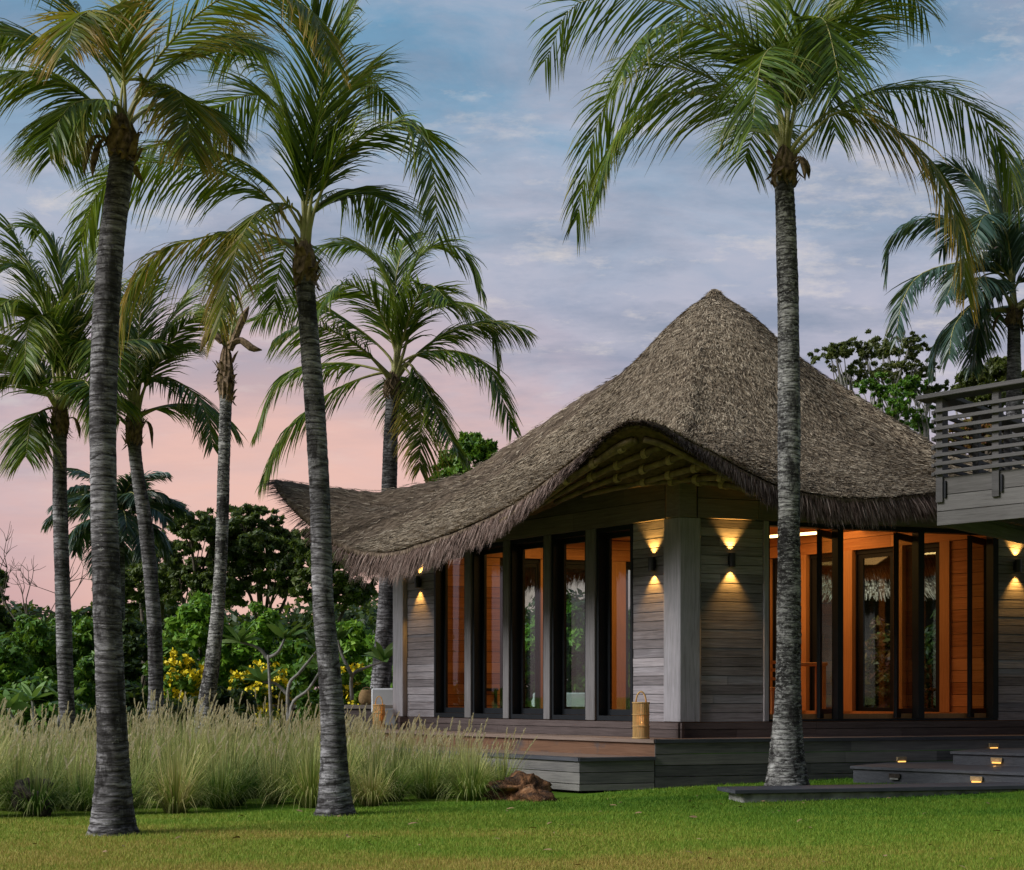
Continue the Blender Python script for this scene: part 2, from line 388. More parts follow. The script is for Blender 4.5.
def tall_grass():
    tufts = []
    tries = 0
    while len(tufts) < 620 and tries < 20000:
        tries += 1
        x = RNG.uniform(-9.2, -.1); y0 = float(border(x))+.32
        y = y0+(RNG.random()**1.5)*8.5
        if abs(x/y) > .42: continue
        if x > -1.3 and y > 17.6-1.15*(x+.0): continue      # keep off the deck and hut
        if x > -.004*y-.02 or (x/y > -.026 and y < 16.5): continue
        if all((x-a)**2+(y-b)**2 > (.58 if y < border(x)+1.0 else .34+.012*(y-12))**2 for a, b in tufts): tufts.append((x, y))
    VV = []; QQ = []; UU = []; PV = []; PQ = []; off = 0; poff = 0
    for (x, y) in tufts:
        s = RNG.uniform(.66, 1.16)*(1+.10*math.sin(x*2.1+y)); near = y < border(x)+1.2; nb = 420 if near else 120
        dry = RNG.uniform(-.35, .5)
        s *= .98 if x/y < -.13 else .80
        az = RNG.uniform(0, 2*np.pi, nb); sp = RNG.uniform(.03, 1.0 if near else .6, nb)
        d = np.stack([np.cos(az)*sp, np.sin(az)*sp, np.ones(nb)], 1)
        rr = RNG.uniform(0, .13, nb)
        base = np.stack([x+np.cos(az)*rr, y+np.sin(az)*rr, np.full(nb, float(gz(x, y)))], 1)
        L = RNG.uniform(.5, 1.0, nb)*s*.95
        w = RNG.uniform(.005, .010, nb)*(y/13)
        wd = np.stack([-np.sin(az), np.cos(az), np.zeros(nb)], 1)
        V, Q, U = strips(base, d, L, w, wd, RNG.uniform(.25, 1.1, nb)*sp*2.2, 4, (1, 1, .8, .5, .05), u=np.clip(RNG.random(nb)*.7+dry, 0, 1))
        VV.append(V); QQ.append(Q+off); UU.append(U); off += len(V)
        # seed plumes
        npl = 5 if near else 7
        az = RNG.uniform(0, 2*np.pi, npl); sp = RNG.uniform(.05, .6, npl)
        d = np.stack([np.cos(az)*sp+.08, np.sin(az)*sp, np.ones(npl)], 1); d /= np.linalg.norm(d, axis=1, keepdims=True)
        base = np.tile([x, y, float(gz(x, y))], (npl, 1)); L = RNG.uniform(.72, 1.08, npl)*s
        V, Q, U = strips(base, d, L, np.full(npl, .005*y/13), np.tile([1.0, .2, 0], (npl, 1)), np.full(npl, .12), 2, (1, .8, .6), u=np.full(npl, .9))
        VV.append(V); QQ.append(Q+off); UU.append(U); off += len(V)
        tips = V.reshape(npl, 3, 2, 3)[:, 2].mean(1)
        # plume = cluster of fine awns along a short spike
        na = 26; k = np.tile(np.linspace(0, 1, na), npl); pi_ = np.repeat(np.arange(npl), na); pd = d[pi_]+np.array([.12, 0, -.0])
        b2 = tips[pi_]+pd*(k*.16-.03)[:, None]
        a2 = RNG.uniform(0, 2*np.pi, npl*na)
        dd = pd*1.0+np.stack([np.cos(a2), np.sin(a2), np.zeros(len(a2))], 1)*.42
        wl = .026*np.sin(np.clip(k*.9+.1, 0, 1)*np.pi)**.6+.012
        V, Q, U = strips(b2, dd, wl, np.full(len(k), .0065*y/13), np.tile([1.0, .3, .2], (len(k), 1)), np.zeros(len(k)), 1, (1, .3))
        PV.append(V); PQ.append(Q+poff); poff += len(V)
    o = np_mesh('fountain_grass', np.concatenate(VV), np.concatenate(QQ), M['grass'], uv=np.concatenate(UU))
    tag(o, 'tall feathery fountain grass with pale seed plumes in front of the palms', 'ornamental grass', kind='stuff')
    p = np_mesh('seed_plumes', np.concatenate(PV), np.concatenate(PQ), M['plume'], parent=o)
    p['kind'] = 'stuff'
tall_grass()

# ------------------------------------------------------------------ hut geometry
C = np.array([2.31, 17.8]); dl = np.array([-.66, .751]); dl /= np.linalg.norm(dl); dr = np.array([.959, .284]); dr /= np.linalg.norm(dr)
LW, RW = 6.46, 5.95
Lp = C+dl*LW; Rp = C+dr*RW; Bp = Lp+dr*RW
APEX = np.array([3.34, 21.5]); AZ = 7.92
FL, DK = .88, .66
eave = np.array([
 (1.50, 15.92, 4.62), (.83, 16.84, 4.32), (.1, 17.75, 3.90), (-.6, 18.7, 3.68), (-1.31, 19.5, 3.53), (-2.0, 20.35, 3.47), (-2.73, 21.25, 3.68), (-3.4, 21.95, 4.18), (-3.95, 22.5, 4.72), (-4.2, 23.05, 5.08),
 (-3.95, 23.6, 5.0), (-3.1, 24.05, 4.5), (-1.6, 24.6, 3.9), (0, 25.2, 3.6), (1.8, 26.1, 3.9), (3.7, 27.0, 4.8), (5.2, 25.2, 4.0), (6.6, 23.4, 3.6), (8.0, 21.2, 3.95),
 (9.5, 19.1, 4.95), (8.4, 18.6, 4.6), (7.1, 18.15, 4.28), (5.8, 17.65, 4.0), (4.6, 17.2, 3.84), (3.73, 16.86, 3.88), (3.17, 16.64, 4.02), (2.36, 16.3, 4.36)])
def catmull(P, per=24, closed=True):
    n = len(P); out = []
    for i in range(n):
        a, b, c, d = P[(i-1) % n], P[i], P[(i+1) % n], P[(i+2) % n]
        for k in range(per):
            s = k/per
            out.append(.5*((2*b)+(-a+c)*s+(2*a-5*b+4*c-d)*s*s+(-a+3*b-3*c+d)*s**3))
    return np.array(out)
EV = catmull(eave, 16)
TH = np.arctan2(EV[:, 1]-APEX[1], EV[:, 0]-APEX[0]); RR = np.hypot(EV[:, 0]-APEX[0], EV[:, 1]-APEX[1])
order = np.argsort(TH); THs = TH[order]; RRs = RR[order]; ZZs = EV[order, 2]
THp = np.concatenate([THs-2*np.pi, THs, THs+2*np.pi]); RRp = np.tile(RRs, 3); ZZp = np.tile(ZZs, 3)
def roof_prof(u, ze):
    um = [0, .04, .12, .35, .6, .8, 1.0]; fm = [1, .955, .83, .555, .285, .125, 0]
    zm = ze+(AZ-ze)*np.interp(u, um, fm)
    ur = [0, .04, .2, .344, .55, .75]; zr = [AZ, 7.7, 6.78, 6.03, 5.08, 4.82]
    dip = np.clip(5.1-ze, 0, .6)
    zr_ = np.interp(u, ur, zr)-dip*np.interp(u, [0, .25, .6, .75, 1], [0, 0, .75, 1, 1])
    zlo = 4.82-dip; zr_ = np.where(u > .75, zlo+(ze-zlo)*((np.maximum(u, .75)-.75)/.25)**1.3, zr_)
    rho = np.clip((ze-3.5)/1.3, 0, 1)
    return zm*(1-rho)+zr_*rho
def soft_top(z, r):
    zc = AZ-np.interp(r, [0, .07, .14, .22, .4, .73, 1.06, 1.52, 1.95, 2.6, 9], [-.04, -.02, .09, .16, .28, .57, .92, 1.36, 1.78, 2.35, 8])
    w_ = np.clip((np.asarray(r)-.9)/1.5, 0, 1); w_ = w_*w_*(3-2*w_)
    return zc*(1-w_)+z*w_
def roof_z(x, y):
    th = np.arctan2(np.asarray(y)-APEX[1], np.asarray(x)-APEX[0]); r = np.hypot(np.asarray(y)-APEX[1], np.asarray(x)-APEX[0])
    R = np.interp(th, THp, RRp); ze = np.interp(th, THp, ZZp)
    return soft_top(roof_prof(np.clip(r/R, 0, 1.0), ze), r)

class Wall:
    def __init__(s, a, b):
        s.a = np.array(a); s.b = np.array(b); s.len = float(np.linalg.norm(s.b-s.a)); d = (s.b-s.a)/s.len; s.d = d
        s.n = np.array([-d[1], d[0]])      # outward
        s.M = Matrix(((d[0], -d[1], 0, a[0]), (d[1], d[0], 0, a[1]), (0, 0, 1, 0), (0, 0, 0, 1)))
    def t(s, px, off=0):
        k = (px-CX)/F; a = s.a+s.n*off
        return float((k*a[1]-a[0])/(s.d[0]-k*s.d[1]))
    def p(s, t, off=0): return s.a+s.d*t+s.n*off
    def rz(s, t, off=0): q = s.p(t, off); return float(roof_z(q[0], q[1]))
WL = Wall(C, Lp); WBL = Wall(Lp, Bp); WBR = Wall(Bp, Rp); WR = Wall(Rp, C)
cen = (C+Lp+Bp+Rp)/4
hut = empty('thatched_pavilion', (cen[0], cen[1], 0.0), label='grey timber pavilion under a tall swooping thatched roof', cat='building')

def boards(wall, t0, t1, z0, z1, h, y0, y1, top=None, gap=.008, maxlen=2.4, jit=.004):
    """stack of horizontal boards; top: function t->z capping the last boards"""
    mb = MB(); z = z0; 
    while z < z1-1e-4:
        ze = min(z+h, z1); cuts = [t0]
        x = t0+random.uniform(.5, maxlen)
        while x < t1-.3: cuts.append(x); x += random.uniform(.7, maxlen)
        cuts.append(t1)
        for a, b in zip(cuts[:-1], cuts[1:]):
            j = random.uniform(-jit, jit)
            za, zb = ze-gap, ze-gap
            if top:
                za, zb = min(za, top(a)), min(zb, top(b))
                if za <= z+.01 and zb <= z+.01: continue
                za = max(za, z+.005); zb = max(zb, z+.005)
            yy0, yy1 = y0, y1+j; g = .0015
            vs = [(a+g, yy0, z), (b-g, yy0, z), (b-g, yy1, z), (a+g, yy1, z), (a+g, yy0, za), (b-g, yy0, zb), (b-g, yy1, zb), (a+g, yy1, za)]
            mb.add(vs, [(3, 2, 1, 0), (4, 5, 6, 7), (0, 1, 5, 4), (1, 2, 6, 5), (2, 3, 7, 6), (3, 0, 4, 7)])
        z = ze
    return mb

TOPZ = 3.68
def solid(wall, t0, t1, mat_out='siding'):
    boards(wall, t0, t1, FL, TOPZ, .128, -.06, 0.0).build('wall', M[mat_out], hut, wall.M)
    MB().box(t0, t1, -.10, -.07, FL, TOPZ).build('wall_core', M['black'], hut, wall.M)
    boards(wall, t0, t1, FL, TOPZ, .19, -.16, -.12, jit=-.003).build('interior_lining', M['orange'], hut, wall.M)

def window(wall, t0, t1, sash=True, name='window', reveal=.22):
    if t0 > t1: t0, t1 = t1, t0
    z0, z1 = FL+.0, TOPZ
    f = MB()
    w = .045 if reveal > .2 else .03
    f.box(t0, t0+w, -reveal, .012, z0, z1); f.box(t1-w, t1, -reveal, .012, z0, z1)
    f.box(t0+w, t1-w, -reveal, .012, z0, z0+.07); f.box(t0+w, t1-w, -reveal, .012, z1-.07, z1)
    root = f.build(name, M['black'], hut, wall.M)
    s = MB(); a, b = t0+w+.004, t1-w-.004; q = .06 if reveal > .2 else (.10 if wall is WBR else .035); y0, y1 = -reveal+.02, -reveal+.07
    s.box(a, a+q, y0, y1, z0+.075, z1-.075); s.box(b-q, b, y0, y1, z0+.075, z1-.075)
    s.box(a+q, b-q, y0, y1, z0+.075, z0+.16); s.box(a+q, b-q, y0, y1, z1-.14, z1-.075)
    s.build('sash', M['black'], root, wall.M)
    MB().box(a+q, b-q, y0+.02, y0+.026, z0+.16, z1-.14).build('pane', M['glass'], root, wall.M)
    return root

# left facade
t = WL.t
solid(WL, .16, t(633))
lw = [(633, 597), (587.5, 552), (545.5, 511), (505, 473), (466.5, 434.5)]
for a, b in lw: window(WL, t(a), t(b))
for a, b in [(597, 587.5), (552, 545.5), (511, 505), (473, 466.5)]:
    MB().box(t(a)+.002, t(b)-.002, -.16, .05, FL, TOPZ).build('mullion', M['mullion'], hut, WL.M, bevel=.006)
    MB().box(t(a)+.002, t(b)-.002, -.22, -.165, FL, TOPZ).build('interior_post', M['orangepost'], hut, WL.M)
solid(WL, t(434.5)+.003, t(407))
MB().box(t(407)+.003, LW+.09, -.2, .09, FL, TOPZ).build('corner_post', M['post'], hut, WL.M, bevel=.008)
# right facade (t measured from R toward C)
t = WR.t
solid(WR, t(763), RW-.16)
MB().box(t(768), t(763)-.003, -.16, .03, FL, TOPZ).build('door_jamb', M['post'], hut, WR.M, bevel=.005)
solid(WR, .16, t(998))
# corner post at C: kite shaped, faces follow both walls
def corner_post(P, d1, d2, w, out, z0, z1, name='corner_post', mat='post'):
    d1 = np.array(d1); d2 = np.array(d2)
    n = -(d1+d2); n /= np.linalg.norm(n)
    k = out/np.sqrt((1-np.dot(d1, d2))/2+1e-9)
    tip = P+n*out*1.18
    poly = [tip, tip+d2*w, tip+d2*w-n*.22, P-n*.28, tip+d1*w-n*.22, tip+d1*w]
    return MB().prism([tuple(q) for q in poly], z0, z1).build(name, M[mat], hut, bevel=.008)
corner_post(C, dl, dr, .30, .05, FL, TOPZ)
corner_post(C, dl, dr, .25, .10, TOPZ+.003, 4.20, 'upper_post', 'beam')
corner_post(Rp, -dr, dl, .28, .05, FL, TOPZ); corner_post(Bp, -dr, -dl, .28, .05, FL, TOPZ)
# door frames and leaves in the right opening
def door_frame():
    f = MB(); a, b = WR.t(998), WR.t(768)
    z0, z1 = FL, TOPZ
    f.box(a, b, -.14, .0, z1-.06, z1); f.box(a, b, -.14, 0, z0, z0+.03)
    for px, w in ((998, .09), (924, .10), (843, .09), (769.5, .05)):
        c = WR.t(px)
        f.box(c, c+w, -.15, .012, z0+.032, z1-.062)
    f.build('door_frame', M['black'], hut, WR.M)
door_frame()
def leaf(px0, L, ang):
    tt = WR.t(px0); p = WR.p(tt, -.10)
    dv = np.array([math.cos(ang), math.sin(ang)])
    m = Matrix(((dv[0], -dv[1], 0, p[0]), (dv[1], dv[0], 0, p[1]), (0, 0, 1, 0), (0, 0, 0, 1)))
    z0, z1 = FL+.04, TOPZ-.07; q = .075
    f = MB(); f.box(0, q, -.025, .025, z0, z1); f.box(L-q, L, -.025, .025, z0, z1); f.box(q, L-q, -.025, .025, z0, z0+.13); f.box(q, L-q, -.025, .025, z1-.09, z1)
    r = f.build('door_leaf', M['black'], hut, m)
    MB().box(q, L-q, -.004, .004, z0+.13, z1-.09).build('pane', M['glass'], r, m)
    MB().box(L-.06, L-.035, -.06, -.027, 1.75, 1.95).build('handle', M['blacklamp'], r, m)
leaf(822, .78, math.radians(54)); leaf(899, .78, math.radians(50)); leaf(973, .74, math.radians(50))
# back walls
t = WBL.t
solid(WBL, .16, t(497.5), 'siding')
for a, b in ((498, 538), (542, 605.5), (623, 690)): window(WBL, t(a), t(b), reveal=.10)
for a, b in ((538, 542), (606, 623), (690, 697)):
    MB().box(t(a)+.003, t(b)-.003, -.15, .03, FL, TOPZ).build('interior_post', M['orangepost'], hut, WBL.M)
t = WBR.t
wb = [(742, 768), (776, 806), (813, 850), (859, 900), (909, 946)]
solid(WBR, .16, t(740))
for a, b in wb: window(WBR, t(a), t(b), reveal=.10)
for a, b in ((768, 776), (806, 813), (850, 859), (900, 909), (946, 956)):
    MB().box(t(a)+.003, t(b)-.003, -.2, .03, FL, TOPZ).build('interior_post', M['orangepost'], hut, WBR.M)
solid(WBR, t(956)+.003, WBR.len-.16)
# lintels: boards from door head up to the roof
for wl in (WL, WBL, WBR, WR):
    top = lambda x, wl=wl: wl.rz(x)-.34
    e = .20 if wl in (WL, WR) else .05
    a0, a1 = (.22, wl.len+.05) if wl is WL else ((-.05, wl.len-.22) if wl is WR else (0, wl.len))
    mb = boards(wl, a0, a1, TOPZ+.002, 4.7, .27, -.10, .08, top=top, maxlen=1.1, jit=.002)
    mb.build('lintel', M['beam'], hut, wl.M)
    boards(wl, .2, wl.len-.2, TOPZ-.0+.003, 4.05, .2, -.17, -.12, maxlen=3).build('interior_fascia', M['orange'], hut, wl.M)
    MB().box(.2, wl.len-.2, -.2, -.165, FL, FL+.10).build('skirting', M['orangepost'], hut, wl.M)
    pb = boards(wl, -.06, wl.len+.06, DK, FL-.002, .12, -.3, .045, maxlen=5, jit=.002)
    pb.build('plinth', M['plinth'], hut, wl.M)
quad = [tuple(C), tuple(Lp), tuple(Bp), tuple(Rp)]
def inset(k): return [tuple(cen+(np.array(q)-cen)*k) for q in quad]
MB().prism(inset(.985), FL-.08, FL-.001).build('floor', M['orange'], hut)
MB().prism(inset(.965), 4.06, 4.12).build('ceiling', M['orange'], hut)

# roof ------------------------------------------------------------
def roof():
    nth, nr = 400, 60
    ths = np.linspace(-np.pi, np.pi, nth, endpoint=False)
    R = np.interp(ths, THp, RRp); ZE = np.interp(ths, THp, ZZp)
    us = np.linspace(0.012, 1, nr)
    U, T_ = np.meshgrid(us, ths, indexing='ij'); Rg = U*R[None, :]
    X = APEX[0]+Rg*np.cos(T_); Y = APEX[1]+Rg*np.sin(T_); Z = soft_top(roof_prof(U, np.tile(ZE, (nr, 1))), Rg)
    ph = np.sin(T_*37+U*60)*np.sin(T_*23-U*41)
    Z = Z+.012*ph+.02*np.clip(Rg/.5, 0, 1)*0-.03*((U*26) % 1)*(U < .985)
    top = np.stack([X, Y, Z], -1)
    thick = .09+.21*np.clip((1-U)*5, 0, 1)
    bot = np.stack([X, Y, Z-thick], -1)
    V = np.concatenate([top.reshape(-1, 3), bot.reshape(-1, 3), [[APEX[0], APEX[1], AZ]]])
    arc = (T_*4.5)
    uv = np.concatenate([np.stack([arc, Rg], -1).reshape(-1, 2)]*2+[[[0, 0]]])
    i, j = np.meshgrid(np.arange(nr-1), np.arange(nth), indexing='ij')
    a = (i*nth+j).ravel(); b = (i*nth+(j+1) % nth).ravel(); N = nr*nth
    Q = np.concatenate([np.stack([a, a+nth, b+nth, b], 1), np.stack([a+N, b+N, b+nth+N, a+nth+N], 1)])
    e = np.arange(nth); e2 = (e+1) % nth; o = (nr-1)*nth
    Q = np.concatenate([Q, np.stack([o+e, o+e+N, o+e2+N, o+e2], 1)])
    T = np.stack([e, e2, np.full(nth, 2*N)], 1)
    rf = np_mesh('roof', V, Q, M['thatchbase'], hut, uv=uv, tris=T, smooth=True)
    # underside lining as its own sheet a little below
    uq = np.stack([X, Y, Z-thick-.012], -1)[8:]
    i, j = np.meshgrid(np.arange(nr-9), np.arange(nth), indexing='ij')
    a = (i*nth+j).ravel(); b = (i*nth+(j+1) % nth).ravel()
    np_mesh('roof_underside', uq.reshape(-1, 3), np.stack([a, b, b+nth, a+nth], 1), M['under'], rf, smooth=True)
    # straw on the surface
    def surfpt(th, u):
        Rr = np.interp(th, THp, RRp); ze = np.interp(th, THp, ZZp)
        return np.stack([APEX[0]+u*Rr*np.cos(th), APEX[1]+u*Rr*np.sin(th), soft_top(roof_prof(u, ze), u*Rr)], -1)
    n = 330000
    u = np.sqrt(RNG.random(n))*.985+.004
    th = RNG.uniform(-np.pi*.98, np.pi*.30, n)          # the side the photo sees, and round the flanks
    th = np.where(RNG.random(n) < .12, RNG.uniform(-np.pi, np.pi, n), th)
    p = surfpt(th, u); q = surfpt(th, np.minimum(u+.03, 1.02)); d = q-p
    d /= np.linalg.norm(d, axis=1, keepdims=True)
    d2 = surfpt(th+.01, u)-p; side = d2/np.linalg.norm(d2, axis=1, keepdims=True)
    nrm = np.cross(side, -d); nrm /= np.linalg.norm(nrm, axis=1, keepdims=True); nrm *= np.sign(nrm[:, 2:3])
    dd = d+side*RNG.normal(0, .5, n)[:, None]+nrm*RNG.uniform(-.02, .26, n)[:, None]
    L = RNG.uniform(.05, .14, n); w = RNG.uniform(.007, .017, n)
    V, Q, UV = strips(p+nrm*.006, dd, L, w, side+nrm*RNG.normal(0, .3, n)[:, None], np.full(n, .05), 1, (1, .35))
    np_mesh('thatch_straw', V, Q, M['thatch'], rf, uv=UV)
    # fringe at the eave
    n = 62000
    th = RNG.uniform(-np.pi, np.pi, n)
    th = np.where(RNG.random(n) < .75, RNG.uniform(-np.pi*.98, np.pi*.1, n), th)
    lay = RNG.random(n)
    u = 1-.035*lay
    p = surfpt(th, u); zq = np.interp(th, THp, ZZp); p[:, 2] -= (.08+.14*np.clip(1-(zq-3.5)/1.1, 0, 1))*RNG.random(n)*(1-lay*.4)
    q = surfpt(th, u*.0+.97); r0 = surfpt(th, np.ones(n)); d = r0-q; d /= np.linalg.norm(d, axis=1, keepdims=True)
    ze = np.interp(th, THp, ZZp); low = np.clip(1-(ze-3.5)/1.1, 0, 1)
    clump = .5+.5*np.sin(th*90+np.sin(th*31)*3)*np.sin(th*57)
    d2 = surfpt(th+.01, np.ones(n))-r0; side = d2/np.linalg.norm(d2, axis=1, keepdims=True)
    dd = d*1.0+np.array([0, 0, -1])*(.22+1.3*low*RNG.uniform(.6, 1.3, n))[:, None]+side*RNG.normal(0, .17, n)[:, None]
    tipL = np.clip(1-np.abs(th-math.atan2(1.5, -7.5))/.35, 0, 1)
    L = RNG.uniform(.16, .36, n)*(.45+.70*low+.75*tipL)*(.75+.4*clump); w = RNG.uniform(.007, .018, n)
    wd = side+np.stack([np.zeros(n), np.zeros(n), RNG.normal(0, .3, n)], 1)
    V, Q, UV = strips(p, dd, L, w, wd, .25+.5*low, 2, (1, .8, .12))
    np_mesh('thatch_fringe', V, Q, M['fringe'], rf, uv=UV)
    # knot of straw at the peak
    n = 2600; th = RNG.uniform(0, 2*np.pi, n); p = np.stack([APEX[0]+.03*np.cos(th), APEX[1]+.03*np.sin(th), AZ+RNG.uniform(-.10, .04, n)], 1)
    dd = np.stack([np.cos(th), np.sin(th), RNG.uniform(-1.5, -.8, n)], 1)
    V, Q, UV = strips(p, dd, RNG.uniform(.12, .32, n), np.full(n, .015), np.stack([-np.sin(th), np.cos(th), 0*th], 1), np.full(n, .1), 2, (1, .8, .2))
    np_mesh('roof_peak', V, Q, M['thatch'], rf, uv=UV)
    return rf
rf = roof()

def under_z(x, y):
    th = math.atan2(y-APEX[1], x-APEX[0]); r = math.hypot(y-APEX[1], x-APEX[0]); u = r/float(np.interp(th, THp, RRp))
    return float(roof_z(x, y))-(.09+.21*min(1, max(0, (1-u)*5)))-.02
# poles under the front corner
pole_starts = [(1.50, 16.14), (1.80, 16.24), (2.12, 16.34), (2.45, 16.46), (2.80, 16.58), (3.15, 16.72), (3.5, 16.84), (3.9, 16.98), (4.3, 17.1)]
for k, (x, y) in enumerate(pole_starts):
    d = dl; n = 16; L = 2.5-.10*k
    pts = []
    for i in range(n):
        s = i/(n-1)*L
        px_, py_ = x+d[0]*s, y+d[1]*s
        pts.append((px_, py_, float(under_z(px_, py_))-.05))
    # smooth
    a = np.array(pts)
    for _ in range(14): a[1:-1] = (a[:-2]+a[1:-1]+a[2:])/3
    a[0] += (a[0]-a[1])*.35
    po = MB().tube(a, [.044-.010*i/n+.003*math.sin(i*2.1) for i in range(n)], 10).build('eave_pole', M['bamboo'], hut, smooth=True)
    for i in (1, 4, 7):
        if i >= n-2: continue
        c = a[i]; tdir = Vector(a[i+1]-a[i]).normalized(); u1 = tdir.cross(Vector((0, 0, 1))).normalized(); v1 = tdir.cross(u1)
        r = MB()
        for j in range(4):
            ring = [Vector(c)+tdir*(j*.018+.012*math.sin(q*.5))+(u1*math.cos(q*math.pi/7)+v1*math.sin(q*math.pi/7))*.054 for q in range(15)]
            r.tube(ring, .009, 5)
        r.build('rope_tie', M['rope'], po, smooth=True)
# edge poles hugging the eaves and rafters running to the apex
def eave_curve(th0, th1, u, drop, n=18):
    th = np.linspace(th0, th1, n); R = np.interp(th, THp, RRp); ze = np.interp(th, THp, ZZp)
    return np.stack([APEX[0]+u*R*np.cos(th), APEX[1]+u*R*np.sin(th), roof_prof(np.full(n, u), ze)-drop], 1)
def thof(x, y): return math.atan2(y-APEX[1], x-APEX[0])
for (a, b) in (((.0, 17.9), (1.45, 15.95)), ((1.6, 15.97), (4.2, 17.0))):
    MB().tube(eave_curve(thof(*a), thof(*b), .975, .19), .04, 9).build('eave_pole', M['bamboo'], hut, smooth=True)
# ------------------------------------------------------------------ deck
deck = empty('timber_deck', (3.0, 17.2, 0), label='raised timber deck with boarded skirt wrapping the pavilion', cat='deck')
n_l = WL.n; n_r = WR.n
Dc = np.array([1.88, 17.1])
def isect(p, d, q, e):
    A = np.array([[d[0], -e[0]], [d[1], -e[1]]]); s = np.linalg.solve(A, np.array(q)-np.array(p)); return np.array(p)+d*s[0]
far_l = Dc+dl*8.6; far_r = Dc+dr*8.0
def deckpoly(off): return None
def slab_boards(name, P, d, L, depthv, z, n, mat, parent, w=.14):
    pass
# top boards running along each facade
def deck_strip(P, d, inn, L, Wd, z, mat='decktop', name='deck_boards', step=.14, th=.03):
    m = Matrix(((d[0], inn[0], 0, P[0]), (d[1], inn[1], 0, P[1]), (0, 0, 1, 0), (0, 0, 0, 1)))
    mb = MB(); y = 0
    while y < Wd-.02:
        x = 0
        while x < L-.01:
            e = min(L, x+random.uniform(1.5, 3)); mb.box(x+.002, e-.002, y+.002, min(y+step, Wd)-.003, z-th, z+random.uniform(-.001, .001)); x = e
        y += step
    return mb.build(name, M[mat], deck, m)
deck_strip(Dc-dr*.0, dr, -n_r, 8.0, .62, DK)
MB().prism([tuple(Dc+dl*.0), tuple(Dc+dl*8.6), tuple(Dc+dl*8.6-n_l*.84), tuple(Dc-n_l*.84+dr*.02)], DK-.03, DK-.004).build('deck_boards', M['decktop'], deck)
def face(P, d, L, z1, zfun, mat, name='skirt', h=.15, out=None, th=.04):
    n = np.array([d[1], -d[0]])
    if out is not None and np.dot(n, out) < 0: n = -n
    m = Matrix(((d[0], n[0], 0, P[0]), (d[1], n[1], 0, P[1]), (0, 0, 1, 0), (0, 0, 0, 1)))
    class Wd: pass
    mb = MB(); z = z1-.045
    while z > zfun+.02:
        zb = max(z-h, zfun); x = 0
        while x < L-.01:
            e = min(L, x+random.uniform(1.2, 3.2)); j = random.uniform(-.005, .004)
            mb.box(x+.0015, e-.0015, -th, j, zb+.010, z); x = e
        z = zb
    o = mb.build(name, M[mat], deck, m)
    MB().box(-.01, L+.01, -.12, .035, z1-.042, z1+.004).build('deck_edge', M['darkstep' if mat == 'deckface' else 'decktop'], deck, m)
    return o
face(Dc, dr, 8.0, DK, -.10, 'deckface', out=n_r)
face(Dc, dl, 8.6, DK, .30, 'deckriser', out=n_l, h=.3)
# lower step to the left of the corner
S0 = Dc-dr*1.05
zl = .435
low = [tuple(S0), tuple(Dc-dr*.003), tuple(Dc+dl*5.2+n_l*.003), tuple(S0+dl*5.2)]
MB().prism(low, zl-.03, zl-.003).build('lower_step', M['decktop'], deck)
mm = face(S0, dr, 1.04, zl, .0, 'deckface', out=n_r)
face(S0, dl, 5.2, zl, .0, 'deckface', out=n_l)
# short support posts in the shadow gap
pm = MB()
for k in range(14):
    q = S0+dr*(.1+k*.32)-n_r*.25; pm.box(q[0]-.04, q[0]+.04, q[1]-.04, q[1]+.04, -.15, .2)
pm.build('support_post', M['plinth'], deck)

# stairs on the right
steps = empty('garden_steps', (6.3, 16.6, .1), label='two wide dark timber steps climbing to the deck on the right', cat='steps')
sd = np.array([.76, -.65]); sd /= np.linalg.norm(sd); si = np.array([-sd[1], sd[0]])
P1 = W(850, 768, 17.15)[:2]; P2 = W(950, 753, 17.6)[:2]
def dk_y(p, d): return isect(p, d, Dc+n_r*.04, dr)
for nm, P, z, zb, wd in (('lower_step', P1, .315, -.05, 1.6), ('upper_step', P2, .49, .30, 1.2)):
    e = P+sd*4.2; ba = dk_y(P, -si if False else si); bb = dk_y(e, si)
    bb = bb if np.dot(bb-e, si) > 0 else e+si
    poly = [tuple(P), tuple(e), tuple(bb), tuple(ba)]
    MB().prism(poly, z-.04, z).build(nm+'_tread', M['decktop' if False else 'darkstep'], steps, bevel=.004)
    ins = [tuple(np.array(P)+si*.03+sd*.03), tuple(e+si*.03), tuple(np.array(bb)), tuple(np.array(ba)+sd*.03)]
    MB().prism(ins, zb, z-.042).build(nm+'_riser', M['darkstep'], steps)

# low plank bench / landing edge
bn = empty('plank_landing', (2.6, 14.6, 0), label='low dark plank slab on a concrete block at the edge of the lawn', cat='landing')
A = W(735, 791, 14.5)[:2]; B_ = W(1060, 785, 15.35)[:2]; d = (B_-A)/np.linalg.norm(B_-A); inn = np.array([-d[1], d[0]])
m = Matrix(((d[0], inn[0], 0, A[0]), (d[1], inn[1], 0, A[1]), (0, 0, 1, 0), (0, 0, 0, 1)))
mb = MB()
for k in range(4): mb.box(0, 4.6, k*.14+.002, k*.14+.135, .145, .19)
mb.build('plank_top', M['darkstep'], bn, m, bevel=.004)
MB().box(.12, 4.6, .05, .5, -.12, .143).build('concrete_base', M['concrete'], bn, m, bevel=.01)

